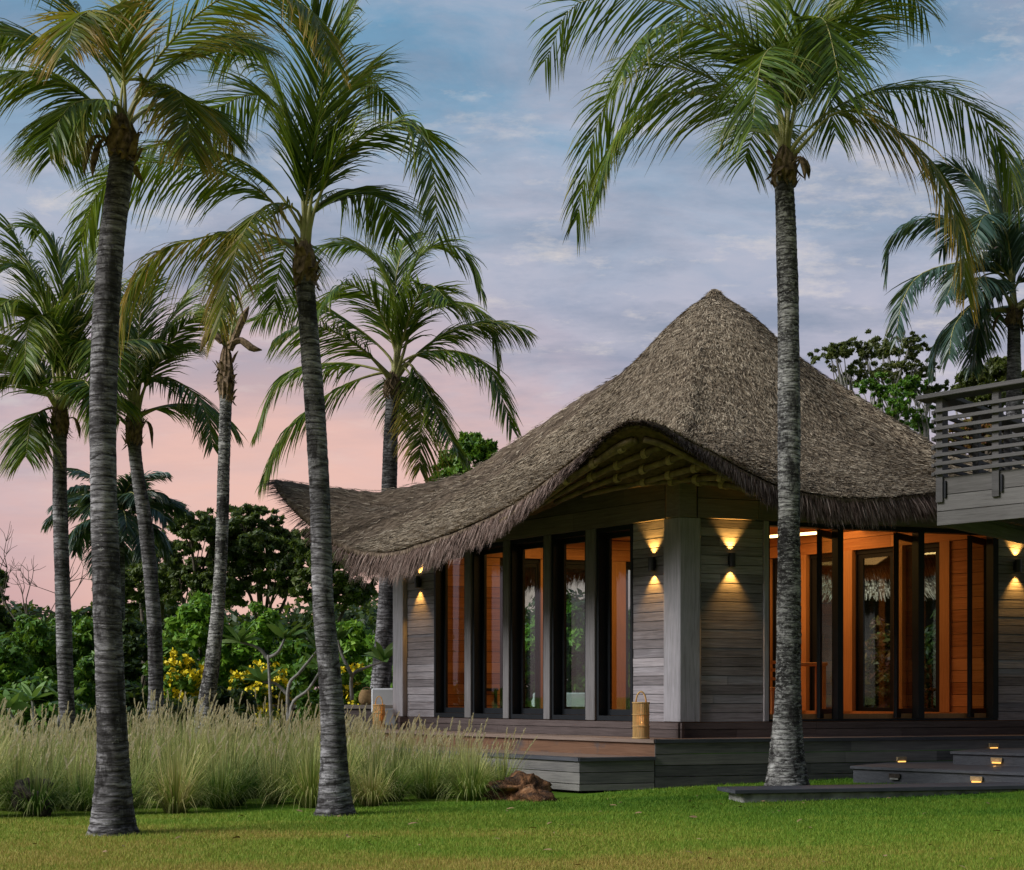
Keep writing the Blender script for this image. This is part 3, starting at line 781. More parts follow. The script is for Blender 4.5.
# ------------------------------------------------------------------ lights fixed to things
def add_spot(name, loc, direction, energy, size, blend=.5, col=(1, .55, .16), rad=.012):
    l = bpy.data.lights.new(name, 'SPOT'); l.energy = energy; l.spot_size = size; l.spot_blend = blend; l.color = col; l.shadow_soft_size = rad
    o = bpy.data.objects.new(name, l); COL.objects.link(o); o.location = loc
    o.rotation_euler = Vector(direction).to_track_quat('-Z', 'Y').to_euler(); return o
def wall_lamp(wall, px, py, label):
    # on the wall, z from pixel
    tt = wall.t(px, .06); p = wall.p(tt, .062); z = CZ+(HOR-py)/F*p[1]
    r = empty('wall_lamp', (p[0], p[1], z), label=label, cat='wall lamp', group='up and down wall lamps on the pavilion')
    base = MB().tube([(p[0], p[1], z-.095), (p[0], p[1], z+.095)], .048, 20, cap=False)
    base.lathe([(.05, z-.001), (.05, z+.001)], (p[0], p[1], 0), 20)
    b = base.build('lamp_body', M['blacklamp'], r)
    q = wall.p(tt, .0)
    a_ = wall.p(tt-.04, 0); 
    m = wall.M
    MB().box(tt-.035, tt+.035, .001, .03, z-.06, z+.06).build('bracket', M['blacklamp'], r, m)
    for s in (-1, 1):
        MB().tube([(p[0], p[1], z+s*.072), (p[0], p[1], z+s*.078)], .034, 16).build('lens', M['glow'], r)
        nn = -wall.n*.12
        add_spot('lamp_beam', (p[0], p[1], z+s*.098), (nn[0], nn[1], s*1.0), 52, math.radians(76), .8, (1, .50, .10))
wall_lamp(WL, 417.5, 582, 'black cylindrical wall lamp at the far left end of the pavilion')
wall_lamp(WL, 651.5, 564, 'black cylindrical wall lamp just left of the front corner post')
wall_lamp(WR, 732, 560, 'black cylindrical wall lamp on the siding between corner post and open doors')
wall_lamp(WR, 1018, 566, 'black cylindrical wall lamp under the balcony at the right edge')

def step_light(px, py, Y, d, out, label, lit=True):
    p = W(px, py, Y); m = Matrix(((d[0], out[0], 0, p[0]), (d[1], out[1], 0, p[1]), (0, 0, 1, p[2]), (0, 0, 0, 1)))
    r = empty('step_light', p, label=label, cat='step light', group='step lights on the deck stairs')
    MB().box(-.075, .075, .0, .03, -.012, .045).build('housing', M['rope'] if lit else M['greyrock'], r, m, bevel=.003)
    MB().box(-.055, .055, .008, .036, -.032, -.012).build('lens', M['glow'] if lit else M['concrete'], r, m)
    if lit:
        l = bpy.data.lights.new('step_glow', 'POINT'); l.energy = .2; l.color = (1, .5, .14); l.shadow_soft_size = .02
        o = bpy.data.objects.new('step_glow', l); COL.objects.link(o); o.location = (p[0]+out[0]*.08, p[1]+out[1]*.08, p[2]-.05)
nr2 = n_r; so = -si
def onplane(px, P, d):     # depth where pixel column meets vertical plane
    k = (px-CX)/F; tt = (k*P[1]-P[0])/(d[0]-k*d[1]); return P[1]+d[1]*tt
step_light(901, 760, onplane(901, Dc+n_r*.01, dr), dr, n_r, 'lit step light on the deck skirt above the lower step')
step_light(993, 746.5, onplane(993, Dc+n_r*.01, dr), dr, n_r, 'lit step light on the deck skirt above the upper step')
step_light(895, 777, onplane(895, P1+si*.025, sd), sd, so, 'unlit step light on the lower riser', False)
step_light(977, 780, onplane(977, P1+si*.025, sd), sd, so, 'lit step light on the lower riser at the right')
step_light(997, 761, onplane(997, P2+si*.025, sd), sd, so, 'lit step light on the upper riser')

# interior: tube lamp, warm lights
def area(name, loc, e, sx, sy, col=(1, .50, .16), rot=(0, 0, 0)):
    l = bpy.data.lights.new(name, 'AREA'); l.shape = 'RECTANGLE'; l.size = sx; l.size_y = sy; l.energy = e; l.color = col
    o = bpy.data.objects.new(name, l); COL.objects.link(o); o.location = loc; o.rotation_euler = rot
tl = empty('tube_light', (4.6, 20.3, 3.9), label='glowing linear ceiling light inside above the open doors', cat='ceiling light')
Ta = W(764, 537, 20.8); Tb = W(816, 533, 20.2)
MB().tube([Ta, Tb], .022, 10).build('tube', M['tube'], tl, smooth=True)
MB().tube([Ta+[0, 0, .03], Ta+[0, 0, .16]], .01, 6).build('hanger', M['blacklamp'], tl)
MB().tube([Tb+[0, 0, .03], Tb+[0, 0, .16]], .01, 6).build('hanger', M['blacklamp'], tl)
area('ceiling_glow', (cen[0]+1.2, cen[1], 4.0), 58, 3.2, 2.2)
area('ceiling_glow', (cen[0]-1.6, cen[1]+.8, 4.0), 38, 2.6, 2.2)
area('upward_glow', (cen[0]+.6, cen[1]+.2, 2.2), 16, 2.5, 2, rot=(math.pi, 0, 0))  # upward-facing area light at mid height of the room, without a fixture

# ------------------------------------------------------------------ interior and terrace furniture
def chair(loc, rz, label, mat='orangepost', group='wooden chairs inside the pavilion'):
    r = empty('dining_chair', loc, rz, label, 'chair', group)
    m = r.matrix_basis.copy()
    m = Matrix.Translation(Vector([float(v) for v in loc])) @ Matrix.Rotation(rz, 4, 'Z')
    for sx in (-1, 1):
        for sy in (-1, 1):
            MB().box(sx*.21-.02, sx*.21+.02, sy*.21-.02, sy*.21+.02, 0, .44).build('leg', M[mat], r, m)
    MB().box(-.25, .25, -.25, .25, .442, .49).build('seat', M[mat], r, m, bevel=.01)
    b = MB()
    for sx in (-1, 1): b.box(sx*.22-.02, sx*.22+.02, .22, .26, .492, .92)
    for z in (.60, .74, .86): b.box(-.20, .20, .225, .255, z, z+.05)
    b.build('backrest', M[mat], r, m)
c1 = W(776, 712, 20.2); chair((c1[0], c1[1], FL), .4, 'slatted wooden chair inside behind the coconut palm trunk')
c2 = W(452, 712, 23.4); chair((c2[0]+.5, c2[1]-.4, FL), 2.2, 'dark chair seen through the leftmost window', 'black')
tb = empty('dining_table', W(808, 712, 21.0)*[1, 1, 0]+[0, 0, FL], label='wooden table edge inside beside the open doors', cat='table')
q = W(808, 712, 21.0)
MB().box(q[0]-.25, q[0]+.25, q[1]-.3, q[1]+.3, FL+.84, FL+.89).build('tabletop', M['orangepost'], tb, bevel=.008)
for sx in (-1, 1):
    for sy in (-1, 1): MB().box(q[0]+sx*.2-.025, q[0]+sx*.2+.025, q[1]+sy*.25-.025, q[1]+sy*.25+.025, FL, FL+.838).build('leg', M['orangepost'], tb)

def cane_lantern(loc, h, r0, label, handle=True, seg=26):
    r = empty('cane_lantern', loc, 0, label, 'lantern', 'cane lanterns with candles')
    x, y, z = [float(v) for v in loc]
    b = MB()
    for k in range(seg):
        a = 2*math.pi*k/seg
        ca, sa = math.cos(a), math.sin(a); w = r0*2*math.pi/seg*.36
        cx_, cy_ = x+r0*ca, y+r0*sa
        vs = [(cx_-sa*w*s1+ca*.004*s2, cy_+ca*w*s1+sa*.004*s2, zz) for zz in (z+.01, z+h) for s1, s2 in ((-1, -1), (1, -1), (1, 1), (-1, 1))]
        b.add(vs, [(3, 2, 1, 0), (4, 5, 6, 7), (0, 1, 5, 4), (1, 2, 6, 5), (2, 3, 7, 6), (3, 0, 4, 7)])
    b.build('cage', M['canelantern'], r)
    g = MB()
    for zz in (.02, .34, .66, .985):
        g.tube([(x+(r0+.006)*math.cos(q*math.pi/12), y+(r0+.006)*math.sin(q*math.pi/12), z+h*zz) for q in range(25)], .009, 6)
    g.build('hoops', M['canelantern'], r)
    MB().lathe([(.001, 0), (r0*.98, .0), (r0*.98, .012), (.001, .012)], (x, y, z), 24).build('base', M['canelantern'], r)
    if handle:
        pts = [(x-r0*.62*math.cos(q*math.pi/12), y, z+h+.14*math.sin(q*math.pi/12)) for q in range(13)]
        MB().tube(pts, .011, 8).build('handle', M['canelantern'], r, smooth=True)
    cd = MB().lathe([(.001, 0), (.045, 0), (.045, .17), (.04, .175), (.001, .172)], (x, y, z+.014), 16).build('candle', M['wax'], r)
    MB().lathe([(.002, 0), (.012, .012), (.008, .03), (.001, .045)], (x, y, z+.20), 10).build('flame', M['flame'], cd)
    l = bpy.data.lights.new('candle_light', 'POINT'); l.energy = .9; l.color = (1, .5, .18); l.shadow_soft_size = .02
    o = bpy.data.objects.new('candle_light', l); COL.objects.link(o); o.location = (x, y, z+.26)
lp = W(641, 738, 17.42); cane_lantern((lp[0], lp[1], DK+.005), .49, .108, 'tall cane lantern standing on the deck right of the windows')
# terrace behind the left end
ter = empty('garden_terrace', (-3.5, 26, 0), label='low dark timber terrace edge behind the tall grass at the left', cat='terrace')
ta = W(250, 704, 25.6); tb_ = W(405, 704, 24.4)
MB().prism([(ta[0], ta[1]), (tb_[0], tb_[1]), (tb_[0]+.1, tb_[1]+.35), (ta[0]+.1, ta[1]+.35)], .99, 1.06).build('cap_board', M['beam'], ter)
MB().prism([(ta[0], ta[1]+.04), (tb_[0], tb_[1]+.04), (tb_[0]+.1, tb_[1]+.3), (ta[0]+.1, ta[1]+.3)], 0, .988).build('terrace_wall', M['plinth'], ter)
def basket(px, py, Y, rr, label):
    p = W(px, py, Y); b = MB(); x, y = p[0], p[1]; z = 1.063
    r = empty('wicker_basket', (x, y, z), label=label, cat='basket', group='round wicker baskets on the terrace edge')
    b.lathe([(.001, 0), (rr*.6, 0), (rr*.95, rr*.45), (rr, rr*.9), (rr*.9, rr*1.35), (rr*.66, rr*1.8), (rr*.6, rr*1.85), (rr*.62, rr*1.7), (rr*.5, rr*1.0)], (x, y, z), 24)
    b.build('weave', M['wicker'], r, smooth=True)
    MB().tube([(x-rr*.5*math.cos(q*math.pi/10), y, z+rr*1.8+rr*.35*math.sin(q*math.pi/10)) for q in range(11)], .008, 6).build('handle', M['wicker'], r)
basket(366.5, 703, 24.85, .155, 'round wicker basket beside the white sofa')
basket(321, 703, 25.2, .15, 'round wicker basket half hidden by the palm trunk')
def sofa(p, rz, L, label, z0=.66):
    r = empty('sofa', (p[0], p[1], z0), rz, label, 'sofa', 'white outdoor sofas')
    m = Matrix.Translation((float(p[0]), float(p[1]), z0)) @ Matrix.Rotation(rz, 4, 'Z')
    MB().box(-L/2, L/2, -.4, .4, .10, .19).build('frame', M['plinth'], r, m, bevel=.01)
    for sx in (-1, 1):
        for sy in (-1, 1): MB().box(sx*(L/2-.08)-.03, sx*(L/2-.08)+.03, sy*.34-.03, sy*.34+.03, 0, .10).build('leg', M['plinth'], r, m)
    MB().box(-L/2+.02, L/2-.02, -.4, .25, .195, .38).build('seat_cushion', M['white'], r, m, bevel=.03)
    MB().box(-L/2, L/2, .26, .42, .195, .68).build('backrest', M['white'], r, m, bevel=.03)
    for sx in (-1, 1): MB().box(sx*L/2-.07, sx*L/2+.07, -.4, .24, .385, .55).build('armrest', M['white'], r, m, bevel=.03)
p = W(393, 700, 25.0); sofa(p, math.pi, .75, 'white outdoor sofa behind the left end of the pavilion', .70)
p = W(572, 700, 27.2); sofa(p, 2.9, 1.5, 'white outdoor sofa seen through the pavilion windows', .62)
tp = MB().prism([(-4.5, 25.0), (-1.0, 24.2), (3.5, 26), (3.0, 29.5), (-4.5, 29)], .4, .60)
tp.build('terrace_floor', M['decktop'], ter)
p = W(379, 728, 22.5); cane_lantern((p[0], p[1], DK+.005), .42, .10, 'cane lantern at the far left end of the deck by the white cube')
p = W(388.5, 725, 23.6)
cb = empty('cube_table', (p[0], p[1], DK), label='small white cube side table next to the far cane lantern', cat='side table')
MB().box(p[0]-.14, p[0]+.14, p[1]-.14, p[1]+.14, DK+.04, DK+.34).build('tabletop', M['white'], cb, bevel=.012)
for sx in (-1, 1):
    for sy in (-1, 1): MB().box(p[0]+sx*.11-.02, p[0]+sx*.11+.02, p[1]+sy*.11-.02, p[1]+sy*.11+.02, DK, DK+.038).build('leg', M['white'], cb)

# ------------------------------------------------------------------ balcony
bal = empty('balcony', (5.6, 16, 3.3), label='grey timber balcony with horizontal slat railing at the upper right', cat='balcony')
b0 = W(937, 525.6, 16.0)[:2]; bd = np.array([.78, -.73]); bd /= np.linalg.norm(bd)
bs = np.array([.73, .78]); bs /= np.linalg.norm(bs)        # side going back
zb0, zb1, zr = 3.335, 3.92, 4.89
mF = Matrix(((bd[0], -bd[1], 0, b0[0]), (bd[1], bd[0], 0, b0[1]), (0, 0, 1, 0), (0, 0, 0, 1)))   # y = inward
inb = np.array([-bd[1], bd[0]])
LB, SB = 3.4, 4.0
def rail_run(m, L, posts, sgn, nslat=8):
    # fascia boards
    mb = MB()
    for k, (za, zc) in enumerate(((zb0, zb0+.17), (zb0+.175, zb0+.37), (zb0+.375, zb1))):
        x = 0
        while x < L: e = min(L, x+random.uniform(1.4, 2.6)); mb.box(x+.001, e-.001, 0, sgn*(.06), za, zc-.004); x = e
    mb.build('fascia', M['beam2'], bal, m)
    for x in posts:
        MB().box(x, x+.085, -sgn*.034, -sgn*.001, zb0+.28, zb1).build('post_foot', M['railwood'], bal, m)
        MB().box(x, x+.085, -sgn*.034, sgn*.05, zb1+.003, zr-.003).build('post', M['railwood'], bal, m, bevel=.004)
        MB().box(x+.10, x+.125, -sgn*.03, -sgn*.001, zb0+.33, zb1-.05).build('bracket', M['black'], bal, m)
    for k in range(nslat):
        z = zb1+.03+k*(zr-zb1-.10)/(nslat)
        MB().box(.0, L, -sgn*.075, -sgn*.037, z, z+.045).build('slat', M['railwood'], bal, m, bevel=.003)
    return
M['beam2'] = m_boards('balcony_boards', rgb(.06, .056, .053), rgb(.125, .12, .116), rgb(.21, .205, .20), .7, island=.25)
M['railwood'] = m_boards('railing_wood', rgb(.035, .033, .033), rgb(.075, .072, .072), rgb(.13, .126, .126), .7, island=.3)
rail_run(mF, LB, (.0, .70, 1.42, 2.2), 1)
mS = Matrix(((inb[0], bd[0], 0, b0[0]), (inb[1], bd[1], 0, b0[1]), (0, 0, 1, 0), (0, 0, 0, 1)))  # x = back, y = along front
rail_run(mS, SB, (.12, 1.1, 2.1, 3.1), 1)
MB().box(-.22, LB, -.13, .16, zr, zr+.055).build('handrail', M['railwood'], bal, mF, bevel=.006)
MB().box(.163, SB, -.13, .16, zr, zr+.052).build('handrail', M['railwood'], bal, mS, bevel=.006)
q2 = b0+bd*LB; q3 = q2+inb*SB; q4 = b0+inb*SB
MB().prism([tuple(b0+bd*.07+inb*.07), tuple(q2+inb*.07), tuple(q3), tuple(q4+bd*.07)], zb1-.10, zb1-.03).build('floor', M['railwood'], bal)
for k in range(5):
    MB().box(.3+k*.7, .38+k*.7, .07, SB, zb0+.14, zb0+.40).build('joist', M['plinth'], bal, mF)
MB().box(2.6, 2.85, 1.6, 1.85, 0.0, zb1-.105).build('support_post', M['plinth'], bal, mF)
# second hut-like red/yellow planting behind the balcony is done with the shrubs

# ------------------------------------------------------------------ neighbour huts glimpsed through the glass
def far_hut(x, y, R, z0, z1, label):
    r = empty('far_thatched_hut', (x, y, 0), label=label, cat='hut', group='thatched huts behind the pavilion')
    n = 40; prof = [(.02, z1), (R*.3, z1-(z1-z0)*.42), (R*.65, z1-(z1-z0)*.78), (R, z0), (R*.96, z0-.15), (R*.4, z0+.1)]
    MB().lathe(prof[::-1], (x, y, 0), n).build('roof', M['under'], r, smooth=True)
    k = 12000; th = RNG.uniform(0, 2*np.pi, k); u = np.sqrt(RNG.random(k)); rr = u*R
    zz = np.interp(u, [0, .3, .65, 1], [z1, z1-(z1-z0)*.42, z1-(z1-z0)*.78, z0])+.02
    p = np.stack([x+rr*np.cos(th), y+rr*np.sin(th), zz], 1); d = np.stack([np.cos(th), np.sin(th), -(z1-z0)/R*np.ones(k)], 1)
    V, Q, UV = strips(p, d, RNG.uniform(.15, .4, k), RNG.uniform(.02, .05, k), np.stack([-np.sin(th), np.cos(th), 0*th], 1), np.full(k, .1), 1, (1, .4))
    np_mesh('thatch', V, Q, M['thatch'], r, uv=UV)
    MB().lathe([(R*.7, 0), (R*.7, z0+.1)], (x, y, 0), 12).build('wall', M['plinth'], r)
far_hut(9.2, 33.5, 3.2, 3.6, 6.0, 'distant thatched hut seen through the back windows at the right')

# ------------------------------------------------------------------ rocks
def rock(p, sx, sy, sz, rz, mat, label, seed):
    sx *= 1.5; sy *= 1.5; sz *= 1.6
    rng = np.random.default_rng(seed); n1, n2 = 44, 28
    th = np.linspace(0, 2*np.pi, n1, endpoint=False); ph = np.linspace(-np.pi/2, np.pi/2, n2)
    P, T = np.meshgrid(ph, th, indexing='ij')
    D = np.stack([np.cos(P)*np.cos(T), np.cos(P)*np.sin(T), np.sin(P)], -1)
    r = np.ones(P.shape)
    for _ in range(26):
        v = rng.normal(size=3); v /= np.linalg.norm(v); f = D@v; r -= np.clip(f-rng.uniform(.55, .85), 0, 1)*rng.uniform(.4, 1.0)
    for k in range(12):
        v = rng.normal(size=3)*rng.uniform(3, 11); r += .035*np.sin(D@v+rng.uniform(0, 6))
    V = D*r[..., None]*[sx, sy, sz]; c, s = math.cos(rz), math.sin(rz)
    V = np.stack([V[..., 0]*c-V[..., 1]*s, V[..., 0]*s+V[..., 1]*c, V[..., 2]], -1).reshape(-1, 3)
    i, j = np.meshgrid(np.arange(n2-1), np.arange(n1), indexing='ij'); a = (i*n1+j).ravel(); b = (i*n1+(j+1) % n1).ravel()
    o = np_mesh('rock', V, np.stack([a, b, b+n1, a+n1], 1), mat, smooth=True, matrix=Matrix.Translation([float(q) for q in p]))
    return tag(o, label, 'rock')
rock(W(524, 790, 15.6), .47, .3, .21, .15, M['rock'], 'rusty brown boulder at the end of the tall grass by the deck', 4)
rock(W(38, 797, 13.6), .2, .2, .17, .5, M['greyrock'], 'dark boulder sunk in the tall grass at the far left', 9)

# ------------------------------------------------------------------ palms
def spline(P, n):
    P = np.asarray(P, float); Q = np.concatenate([[2*P[0]-P[1]], P, [2*P[-1]-P[-2]]]); m = len(P)-1; out = []
    for x in np.linspace(0, m, n):
        i = min(int(x), m-1); s = x-i; a, b, c, d = Q[i:i+4]
        out.append(.5*((2*b)+(-a+c)*s+(2*a-5*b+4*c-d)*s*s+(-a+3*b-3*c+d)*s**3))
    return np.array(out)

def trunk_mesh(pts, mat, root, seed):
    """pts rows x,y,z,r"""
    rng = np.random.default_rng(seed)
    L = np.sum(np.linalg.norm(np.diff(np.array(pts)[:, :3], axis=0), axis=1))
    n = int(L/.0235)+2; seg = 30; C_ = spline(pts, n)
    s = np.concatenate([[0], np.cumsum(np.linalg.norm(np.diff(C_[:, :3], axis=0), axis=1))])
    th = np.linspace(0, 2*np.pi, seg, endpoint=False)
    irr = .018*np.sin(th[None, :]*2+s[:, None]*3.1)+.012*np.sin(th[None, :]*5+s[:, None]*7.3)
    ph = (s[:, None]*12+1.3*np.sin(s*1.7+seed)[:, None]+.9*np.sin(s*4.3)[:, None]+irr*12+.35*np.sin(th[None, :]+s[:, None]*.8+seed)) % 1
    ringh = .036*(ph-.5)+.012*rng.normal(size=(n, seg))
    flare = 1+.0*s[:, None]
    R = C_[:, 3][:, None]*(1+ringh+irr)*flare
    V = np.stack([C_[:, 0][:, None]+R*np.cos(th), C_[:, 1][:, None]+R*np.sin(th), np.tile(C_[:, 2][:, None], (1, seg))], -1).reshape(-1, 3)
    uv = np.stack([np.tile(th/6.28, (n, 1)), np.tile(s[:, None], (1, seg))], -1).reshape(-1, 2)
    i, j = np.meshgrid(np.arange(n-1), np.arange(seg), indexing='ij'); a = (i*seg+j).ravel(); b = (i*seg+(j+1) % seg).ravel()
    return np_mesh('trunk', V, np.stack([a, b, b+seg, a+seg], 1), mat, root, uv=uv, smooth=True)

def frond(P, root, mat, rng, leafL=.75, nl=110, w=.030, droop=1.0, ragged=.0, rr=.02, rigid=0):
    """P rachis control points (world)"""
    R_ = spline(P, 40); seglen = np.linalg.norm(np.diff(R_, axis=0), axis=1); s = np.concatenate([[0], np.cumsum(seglen)]); L = s[-1]
    tt = np.linspace(.20, .995, nl); sl = tt*L
    pos = np.stack([np.interp(sl, s, R_[:, k]) for k in range(3)], 1)
    p2 = np.stack([np.interp(np.minimum(sl+.04, L), s, R_[:, k]) for k in range(3)], 1)
    p1 = np.stack([np.interp(sl-.04, s, R_[:, k]) for k in range(3)], 1)
    T = p2-p1; T /= np.linalg.norm(T, axis=1, keepdims=True)
    up = np.array([0, 0, 1.0])
    # a stable side vector along the frond
    side0 = np.cross(R_[-1]-R_[0], up)
    if np.linalg.norm(side0) < .15: side0 = np.array([1.0, .1, 0])
    side0 /= np.linalg.norm(side0)
    twist = rng.uniform(-.5, .5)
    S = side0[None]-np.sum(T*side0, 1, keepdims=True)*T; S /= np.linalg.norm(S, axis=1, keepdims=True)
    N = np.cross(S, T); flip = np.where(N[:1, 2:3] < 0, -1, 1); N = N*flip
    ang = twist*tt[:, None]
    S2 = S*np.cos(ang)+N*np.sin(ang); N2 = N*np.cos(ang)-S*np.sin(ang)
    VV = []; QQ = []; UU = []; off = 0
    prof = np.interp(tt, [.16, .24, .4, .65, .88, 1.0], [.45, .85, 1.0, .95, .66, .38])
    for sg in (-1, 1):
        jit = rng.normal(0, .09, (nl, 3))
        d = S2*sg*.85+T*(.5+.55*tt**3+1.0*np.clip(T[:, 2], 0, 1))[:, None]+N2*(.05)+jit+np.array([0, 0, -.34*droop])
        LL = leafL*prof*rng.uniform(.85, 1.1, nl)*(1-ragged*(rng.random(nl) < .35)*rng.random(nl))
        wd = T+jit*2.5+N2*rng.uniform(-.7, .7, (nl, 1))
        dr_ = droop*rng.uniform(.22, .62, nl)
        V, Q, U = strips(pos+rng.normal(0, .004, (nl, 3)), d, LL, w*rng.uniform(.75, 1.15, nl), wd, dr_, 4, (.7, 1, .85, .5, .06), u=rng.random(nl)*.6+rng.uniform(0, .4))
        VV.append(V); QQ.append(Q+off); UU.append(U); off += len(V)
    fo = np_mesh('frond', np.concatenate(VV), np.concatenate(QQ), mat, root, uv=np.concatenate(UU))
    radii = np.interp(np.linspace(0, 1, len(R_)), [0, .12, .22, .5, 1], [rr*2.4, rr*1.3, rr*.85, rr*.5, rr*.15])
    MB().tube(R_[::2], list(radii[::2]), 7).build('rachis', M['rachis'], fo, smooth=True)
    return fo

def auto_frond(base, az, el, L, droop, n=8):
    P = [np.array(base, float)]; e = el
    for k in range(n):
        d = np.array([math.cos(az)*math.cos(e), math.sin(az)*math.cos(e), math.sin(e)]); P.append(P[-1]+d*L/n)
        e -= droop/n*(.5+1.2*k/n)
        e = max(e, -1.45)
    return np.array(P)

def palm(name, trunk, Y, crown, specs, autos, label, seed, mat='trunk', group=None, fl=.75, w=.03, dleaf=1.0, boots=1.0, warm=(), ny=112, fmat='frond', Ytop=None, husks=2):
    """trunk: (px,py,width_px); crown: px,py ; specs: (list of px points, depth offset at tip, flags)"""
    rng = np.random.default_rng(seed)
    pts = []; n = len(trunk); Ytop = Y if Ytop is None else Ytop
    for i, (px, py, wd) in enumerate(trunk):
        yy = Y+(Ytop-Y)*i/(n-1); p = W(px, py, yy); pts.append((p[0], p[1], p[2], wd*yy/F/2))
    base = pts[0]; pts = [(base[0], base[1], -.12, base[3]*1.06)]+pts if base[2] > -.05 else pts
    root = empty(name, (base[0], base[1], min(base[2], float(gz(base[0], base[1])))), label=label, cat='palm tree', group=group)
    trunk_mesh(pts, M[mat], root, seed)
    cb = W(crown[0], crown[1], Ytop); sc = Ytop/F
    rt = pts[-1][3]
    # boots: fibrous swollen collar with ragged sheath bases
    bt = MB(); hb = .50*boots
    z0 = pts[-1][2]-.12; cx_, cy_ = pts[-1][0], pts[-1][1]
    prof = [(rt*.95, 0), (rt*1.12, .08*boots), (rt*1.28, .2*boots), (rt*1.2, .34*boots), (rt*.85, hb), (rt*.4, hb*1.2)]
    sg = 22; vs = []
    for (r, z) in prof:
        for k in range(sg):
            a = 2*math.pi*k/sg; q = r*(1+.16*math.sin(k*3.1+z*25)+rng.normal(0, .06)); vs.append((cx_+q*math.cos(a), cy_+q*math.sin(a), z0+z+rng.normal(0, .012)))
    fs = [(i*sg+k, i*sg+(k+1) % sg, (i+1)*sg+(k+1) % sg, (i+1)*sg+k) for i in range(len(prof)-1) for k in range(sg)]
    bt.add(vs, fs)
    for k in range(int(34*boots**.3)):
        a = rng.uniform(0, 2*math.pi); zz = rng.uniform(.02, .9)*hb; r = rt*1.25
        p0 = np.array([cx_+r*math.cos(a), cy_+r*math.sin(a), z0+zz]); o_ = np.array([math.cos(a), math.sin(a), 0]); s_ = np.array([-math.sin(a), math.cos(a), 0])
        ll = rng.uniform(.07, .18); wd = rng.uniform(.02, .045)
        up_ = rng.choice([1, 1, -.7])
        p1 = p0+o_*ll*.35+np.array([0, 0, ll*.6*up_]); p2 = p1+o_*ll*.35+np.array([0, 0, ll*.5*up_*rng.uniform(-.3, 1)])
        bt.add([p0-s_*wd, p0+s_*wd, p1+s_*wd*.8, p1-s_*wd*.8, p2+s_*wd*.2, p2-s_*wd*.2], [(0, 1, 2, 3), (3, 2, 4, 5)])
    cw = bt.build('leaf_boots', M['husk'], root)
    # hanging dry bits
    for k in range(husks):
        a = rng.uniform(0, 2*math.pi); L = rng.uniform(.25, .5)*boots
        p0 = np.array([cx_+rt*1.3*math.cos(a), cy_+rt*1.3*math.sin(a), z0+hb*.6])
        pp = [p0, p0+np.array([math.cos(a)*.12, math.sin(a)*.12, .03]), p0+np.array([math.cos(a)*.2, math.sin(a)*.2, -.12]), p0+np.array([math.cos(a)*.22, math.sin(a)*.22, -.12-L*.6])]
        MB().tube(spline(pp, 9), [.008, .012, .014, .02, .03, .034, .03, .018, .004], 6).build('dry_sheath', M['husk'], root)
    cen_ = np.array([cx_, cy_, z0+hb*.7])
    for k, sp in enumerate(specs):
        pl, dy = sp[0], sp[1]; fm = sp[2] if len(sp) > 2 else fmat
        P = []
        for i, (px, py) in enumerate(pl):
            s = i/(len(pl)-1); P.append(W(px, py, Ytop+dy*s**1.3))
        P = [cen_+(P[0]-cen_)*.12]+P
        frond(np.array(P), root, M[fm], rng, fl, ny, w, dleaf, rr=.020*max(.6, sc*90))
    for (az, el, L, dp) in autos:
        fm = fmat
        P = auto_frond(cen_+np.array([0, 0, .05]), az, el, L, dp)
        frond(P, root, M[fm], rng, fl, ny, w, dleaf, rr=.02*max(.6, sc*90))
    return root

def ring(n, el0, el1, L, dp, seed, az0=0, az1=2*math.pi):
    r = np.random.default_rng(seed); out = []
    for k in range(n):
        f = k/n; out.append((az0+(az1-az0)*((k*.618) % 1)+r.uniform(-.15, .15), el0+(el1-el0)*f+r.uniform(-.08, .08), L*r.uniform(.85, 1.1), dp*r.uniform(.85, 1.15)))
    return out

# P1 near left palm
palm('coconut_palm', [(113, 835, 52), (113, 820, 43), (113, 780, 34.5), (112, 730, 30), (107, 600, 27), (103, 450, 26), (105, 340, 26), (110, 260, 25.5), (117, 200, 24.5), (123, 150, 22.5)], 11.6, (122, 118),
 [([(110, 107), (83, 72), (45, 45), (0, 31), (-45, 60)], .2),
  ([(108, 115), (75, 90), (45, 76), (5, 74), (-40, 115)], -.5),
  ([(121, 100), (128, 50), (133, 0), (142, -55)], .3),
  ([(115, 95), (95, 45), (60, -10), (5, -45)], .6),
  ([(135, 100), (160, 55), (210, 5), (265, -12), (312, 12), (334, 60)], -.9, 'frond_warm'),
  ([(125, 95), (119, 45), (103, 12), (78, 18), (66, 50)], -1.3, 'frond_warm'),
  ([(138, 100), (160, 84), (182, 98), (192, 150)], -.7, 'frond_warm'),
  ([(138, 98), (170, 62), (215, 38), (262, 45)], .8),
  ([(112, 110), (90, 110), (60, 130), (50, 160)], .9),
  ([(122, 110), (105, 100), (72, 105), (48, 140)], -.6),
 ], [(1.2, .8, 2.0, 1.4)],
 'nearest tall coconut palm standing on the lawn at the far left', 21, fl=.74, w=.021, ny=100, boots=.72)
